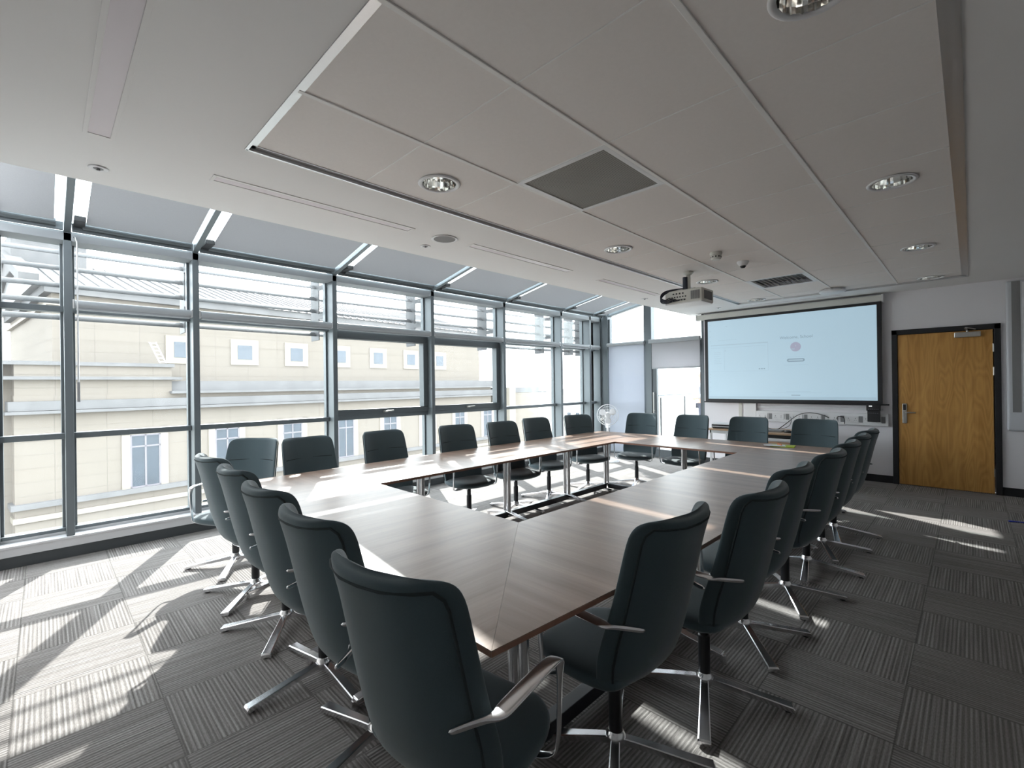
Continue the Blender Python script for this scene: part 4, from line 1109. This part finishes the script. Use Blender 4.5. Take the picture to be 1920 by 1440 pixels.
bn = [((0, 0, .92), (.15, .10)), ((0, .01, 1.10), (.14, .095)), ((0, .01, 1.28), (.17, .11)), ((0, 0, 1.42), (.11, .075)), ((0, .01, 1.48), .052), ((0, .02, 1.56), .055), ((0, .03, 1.64), (.078, .09)), ((0, .02, 1.72), (.062, .075)),
      ((.17, 0, 1.39), .055), ((.23, -.02, 1.12), .042), ((.24, .08, .90), .032), ((.24, .11, .82), (.035, .018)),
      ((-.17, 0, 1.39), .055), ((-.24, -.03, 1.12), .042), ((-.18, .16, 1.02), .032), ((-.14, .22, 1.02), (.035, .02)),
      ((.09, 0, .86), .085), ((.10, .01, .48), .058), ((.10, -.02, .09), .040), ((.11, .10, .035), (.042, .03)),
      ((-.09, 0, .86), .085), ((-.10, .02, .48), .058), ((-.11, -.01, .09), .040), ((-.12, .11, .035), (.042, .03)),
      ((0, .115, 1.63), .014), ((.085, .02, 1.635), .014), ((-.085, .02, 1.635), .014)]
be = [(0,1),(1,2),(2,3),(3,4),(4,5),(5,6),(6,7),(2,8),(8,9),(9,10),(10,11),(2,12),(12,13),(13,14),(14,15),(0,16),(16,17),(17,18),(18,19),(0,20),(20,21),(21,22),(22,23),(6,24),(6,25),(6,26)]
for hx, sgn, base_i, pz in ((.24, 1, 11, (0, .012, -.05)), (-.14, -1, 15, (0.02, .05, -.005))):
    bx = bn[base_i][0]
    for f_ in range(4):
        off = (-.024+.016*f_)
        ln_ = (.040, .046, .043, .034)[f_]
        p1 = (bx[0]+off, bx[1]+pz[1]*.6, bx[2]+pz[2]*.6-.01)
        p2 = (bx[0]+off+.004, bx[1]+pz[1]*(.6+ln_*14), bx[2]+pz[2]*(.6+ln_*14)-.012)
        bn.append((p1, .009)); bn.append((p2, .007)); be += [(base_i, len(bn)-2), (len(bn)-2, len(bn)-1)]
    bn.append(((bx[0]-.040*sgn, bx[1]+.02, bx[2]-.012), .009)); be.append((base_i, len(bn)-1))
skin_mesh('body', bn, be, m_skin, ps)
skin_mesh('shirt', [((0, 0, .90), (.175, .125)), ((0, .01, 1.10), (.165, .12)), ((0, .01, 1.28), (.19, .13)), ((0, 0, 1.43), (.12, .09)), ((.175, 0, 1.38), .072), ((.235, -.02, 1.12), .058), ((.24, .06, .95), .046), ((-.175, 0, 1.38), .072), ((-.245, -.03, 1.12), .058), ((-.195, .12, 1.04), .046)],
          [(0,1),(1,2),(2,3),(2,4),(4,5),(5,6),(2,7),(7,8),(8,9)], m_shirt, ps)
skin_mesh('trousers', [((0, 0, .94), (.165, .115)), ((.095, 0, .82), .105), ((.10, .01, .48), .078), ((.10, -.01, .10), .062), ((-.095, 0, .82), .105), ((-.10, .02, .48), .078), ((-.11, 0, .10), .062)],
          [(0,1),(1,2),(2,3),(0,4),(4,5),(5,6)], m_trous, ps)
skin_mesh('hair', [((0, -.01, 1.66), (.088, .09)), ((0, .01, 1.73), (.075, .085))], [(0, 1)], m_hair, ps)
skin_mesh('shoes', [((.10, -.05, .04), .045), ((.12, .14, .035), (.048, .032))], [(0, 1)], m_dkplastic, ps)
skin_mesh('shoes', [((-.11, -.05, .04), .045), ((-.13, .14, .035), (.048, .032))], [(0, 1)], m_dkplastic, ps)

# ------------------------------------------------------------------ stone building across the street
TH = R(6.8)
bd = empty('stone_building', (0, 0, -9), 'long cream stone building with stepped cornices and blue windows across the street', 'building', rz=TH)
def bpart(mb, name, m, parent=bd, **k):
    # building coordinates: x = -distance, y = along the facade, z = real height
    bmesh.ops.translate(mb.bm, verts=mb.bm.verts, vec=(0, 0, 9))
    return mb.build(name, m, parent, local=True, **k)
DU, DLo = -32.4, -30.6
# upper block
bpart(MB().box(-49, DU, 4.2, 36.1, 0, 6.5), 'upper_wall', m_stone)
bpart(MB().box(-49.4, DU+.35, 3.9, 36.4, 6.3, 6.75), 'eaves_cornice', m_stone_d)
bpart(MB().box(-49.2, DU+.15, 4.0, 36.3, 5.7, 5.85), 'string_course', m_stone_l)
# pitched roof with standing seams, gable to the near side
ridge = (-40.7, 9.4)
mb = MB().prism([(DU+.5, 3.6, 6.72), (ridge[0], 3.6, ridge[1]), (-49.6, 3.6, 6.72)], (0, 33.0, 0))
roof = bpart(mb, 'roof', m_roofm)
mb = MB()
for i in range(56):
    y = 3.7+i*.59
    mb.bar((DU+.5, y, 6.76), (ridge[0], y, ridge[1]+.05), .05, .07)
bpart(mb, 'roof_seams', m_stone_d, roof)
mb = MB().bar((DU+.6, 3.35, 6.85), (ridge[0], 3.35, ridge[1]+.2), .7, .45).bar((-49.7, 3.35, 6.85), (ridge[0], 3.35, ridge[1]+.2), .7, .45)
bpart(mb, 'gable_verge', m_stone_d)
bpart(MB().box(-42.5, -38.0, 3.3, 6.5, 8.2, 10.4), 'gable_block', m_stone_d, bevel=.05)
# lower block
bpart(MB().box(DU+.2, DLo, 2.7, 35.8, -9, 1.2), 'lower_wall', m_stone)
bpart(MB().box(-49, DLo-.05, 2.72, 8.7, -9, 2.62), 'front_block', m_stone)
bpart(MB().box(-49, DLo+.12, -6, 8.8, 2.62, 2.80), 'block_coping', m_stone_d)
bpart(MB().box(-49, DLo-.9, -6, 2.8, -9, 2.62), 'side_block', m_stone)
bpart(MB().box(-49, DLo+.28, -6, 9.1, 1.93, 2.08), 'block_cornice', m_stone_d)
bpart(MB().box(DU, DLo-.1, 8.7, 36.4, 1.2, 1.86), 'weathered_parapet', m_stone_d)
bpart(MB().box(DU, DLo+.35, 8.6, 36.6, 1.17, 1.30), 'upper_cornice', m_stone_d)
bpart(MB().box(DU, DLo+.25, 2.5, 36.2, .50, .93), 'weathered_band', m_stone_d)
bpart(MB().box(DU, DLo+.42, 2.4, 36.4, .34, .48), 'middle_cornice', m_stone_d)
bpart(MB().box(DU, DLo+.30, 2.55, 36.2, -3.98, -3.74), 'window_ledge', m_stone_d)
bpart(MB().box(DU, DLo+.15, 2.62, 36.1, -4.6, -4.35), 'lower_string_course', m_stone_l)
# end block at the right
bpart(MB().box(-40, DLo+.3, 36.4, 43.8, -9, .55), 'end_block', m_stone)
bpart(MB().box(-40, DLo+.35, 36.4, 43.9, .55, 1.1), 'end_parapet', m_stone_d)
bpart(MB().box(-40, DLo+.7, 43.9, 44.9, .48, .62).box(-36, DLo+.7, 36.2, 37.1, 1.3, 1.45), 'end_cornice', m_stone_d)
bpart(MB().box(DLo+.2, DLo+.75, 37.9, 38.9, -9, 1.1), 'pilaster', m_stone_l)
for k in range(7):
    y = 9.76+3.45*k; zc = 3.73
    f_ = bpart(MB().box(DU-.05, DU+.06, y-.85, y+.85, zc-.82, zc+.82), 'attic_window', m_stone_l)
    g_ = bpart(MB().box(DU+.05, DU+.075, y-.44, y+.44, zc-.46, zc+.46), 'pane', m_bwin, f_)
for k in range(9):
    y = 7.48+3.96*k
    if y > 36: y = 40.6
    f_ = bpart(MB().box(DLo-.05, DLo+.07, y-1.0, y-.66, -3.74, -.62).box(DLo-.05, DLo+.07, y+.66, y+1.0, -3.74, -.62).box(DLo-.05, DLo+.07, y-1.0, y+1.0, -.95, -.62), 'tall_window', m_stone_l)
    bpart(MB().box(DLo+.005, DLo+.03, y-.66, y+.66, -3.74, -.95), 'pane', m_bwin, f_)
    q = MB()
    for yy in (-.66, -.04, .58): q.box(DLo+.02, DLo+.06, y+yy, y+yy+.08, -3.74, -.95)
    q.box(DLo+.02, DLo+.06, y-.66, y+.66, -1.62, -1.54).box(DLo+.02, DLo+.06, y-.66, y+.66, -3.74, -3.66).box(DLo+.02, DLo+.06, y-.66, y+.66, -1.03, -.95)
    bpart(q, 'casement_bars', m_bwinf, f_)
# fallen ladder shape leaning on the parapet
q = MB().bar((DLo-.05, 8.0, 3.95), (DLo-.05, 8.45, 2.85), .05, .05).bar((DLo-.05, 7.72, 3.95), (DLo-.05, 8.17, 2.85), .05, .05)
for i in range(6):
    t = i/5.5; q.bar((DLo-.05, 7.72+.45*t, 3.9-1.1*t), (DLo-.05, 8.0+.45*t, 3.9-1.1*t), .05, .05)
lad = q.build('roof_ladder', m_white, None)
lad.rotation_euler = (0, 0, TH)
tag(lad, 'short white ladder leaning against the cream building above its front parapet', 'ladder')

# far surroundings
struct('ground', MB().box(-400, 400, -400, 300, -9.4, -9), m_ground)
struct('sea', MB().box(-5000, 5000, 300, 5000, -9.6, -9.3), m_sea)
hm = MB(); rows = []
rr = random.Random(3)
pts = []
hs = [(-5000, 0), (-4200, 60), (-3400, 45), (-2600, 90), (-1900, 50), (-1200, 75), (-500, 40), (300, 85), (1200, 60), (2200, 90), (3200, 50), (5000, 0)]
hm.prism([(x, 4300, -9) for x in (5000, -5000)] + [(x, 4300, -9+h) for x, h in hs], (0, 300, 0))
tag(hm.build('far_hills', m_hill), kind='structure')
hr = random.Random(5)
HL = ['pale gabled house far beyond the end of the stone building, nearest its corner', 'small far house left of the hazy waterfront gap', 'small far house half hidden behind a window mullion', 'distant low house lowest against the haze', 'distant house rightmost of the far group']
for i, (x, y, w_, h_) in enumerate(((-88, 98, 9, 6), (-77, 106, 7, 5), (-92, 122, 10, 7), (-66, 92, 8, 4.5), (-72, 130, 9, 6.5))):
    hh = empty('far_house', (x, y, -9), HL[i], 'house', 'far houses towards the water')
    b_ = MB().box(x-w_/2, x+w_/2, y-3.5, y+3.5, -9, -9+h_).build('wall', m_house, hh)
    MB().prism([(x-w_/2-.3, y-3.8, -9+h_), (x+w_/2+.3, y-3.8, -9+h_), (x, y-3.8, -9+h_+2.6)], (0, 7.6, 0)).build('roof', m_hroof, hh)
    q = MB()
    for j in range(3): q.box(x-w_/2+1+j*w_/3.2, x-w_/2+2+j*w_/3.2, y-3.56, y-3.48, -9+h_*.5, -9+h_*.5+1.3)
    q.build('windows', m_bwin, hh)
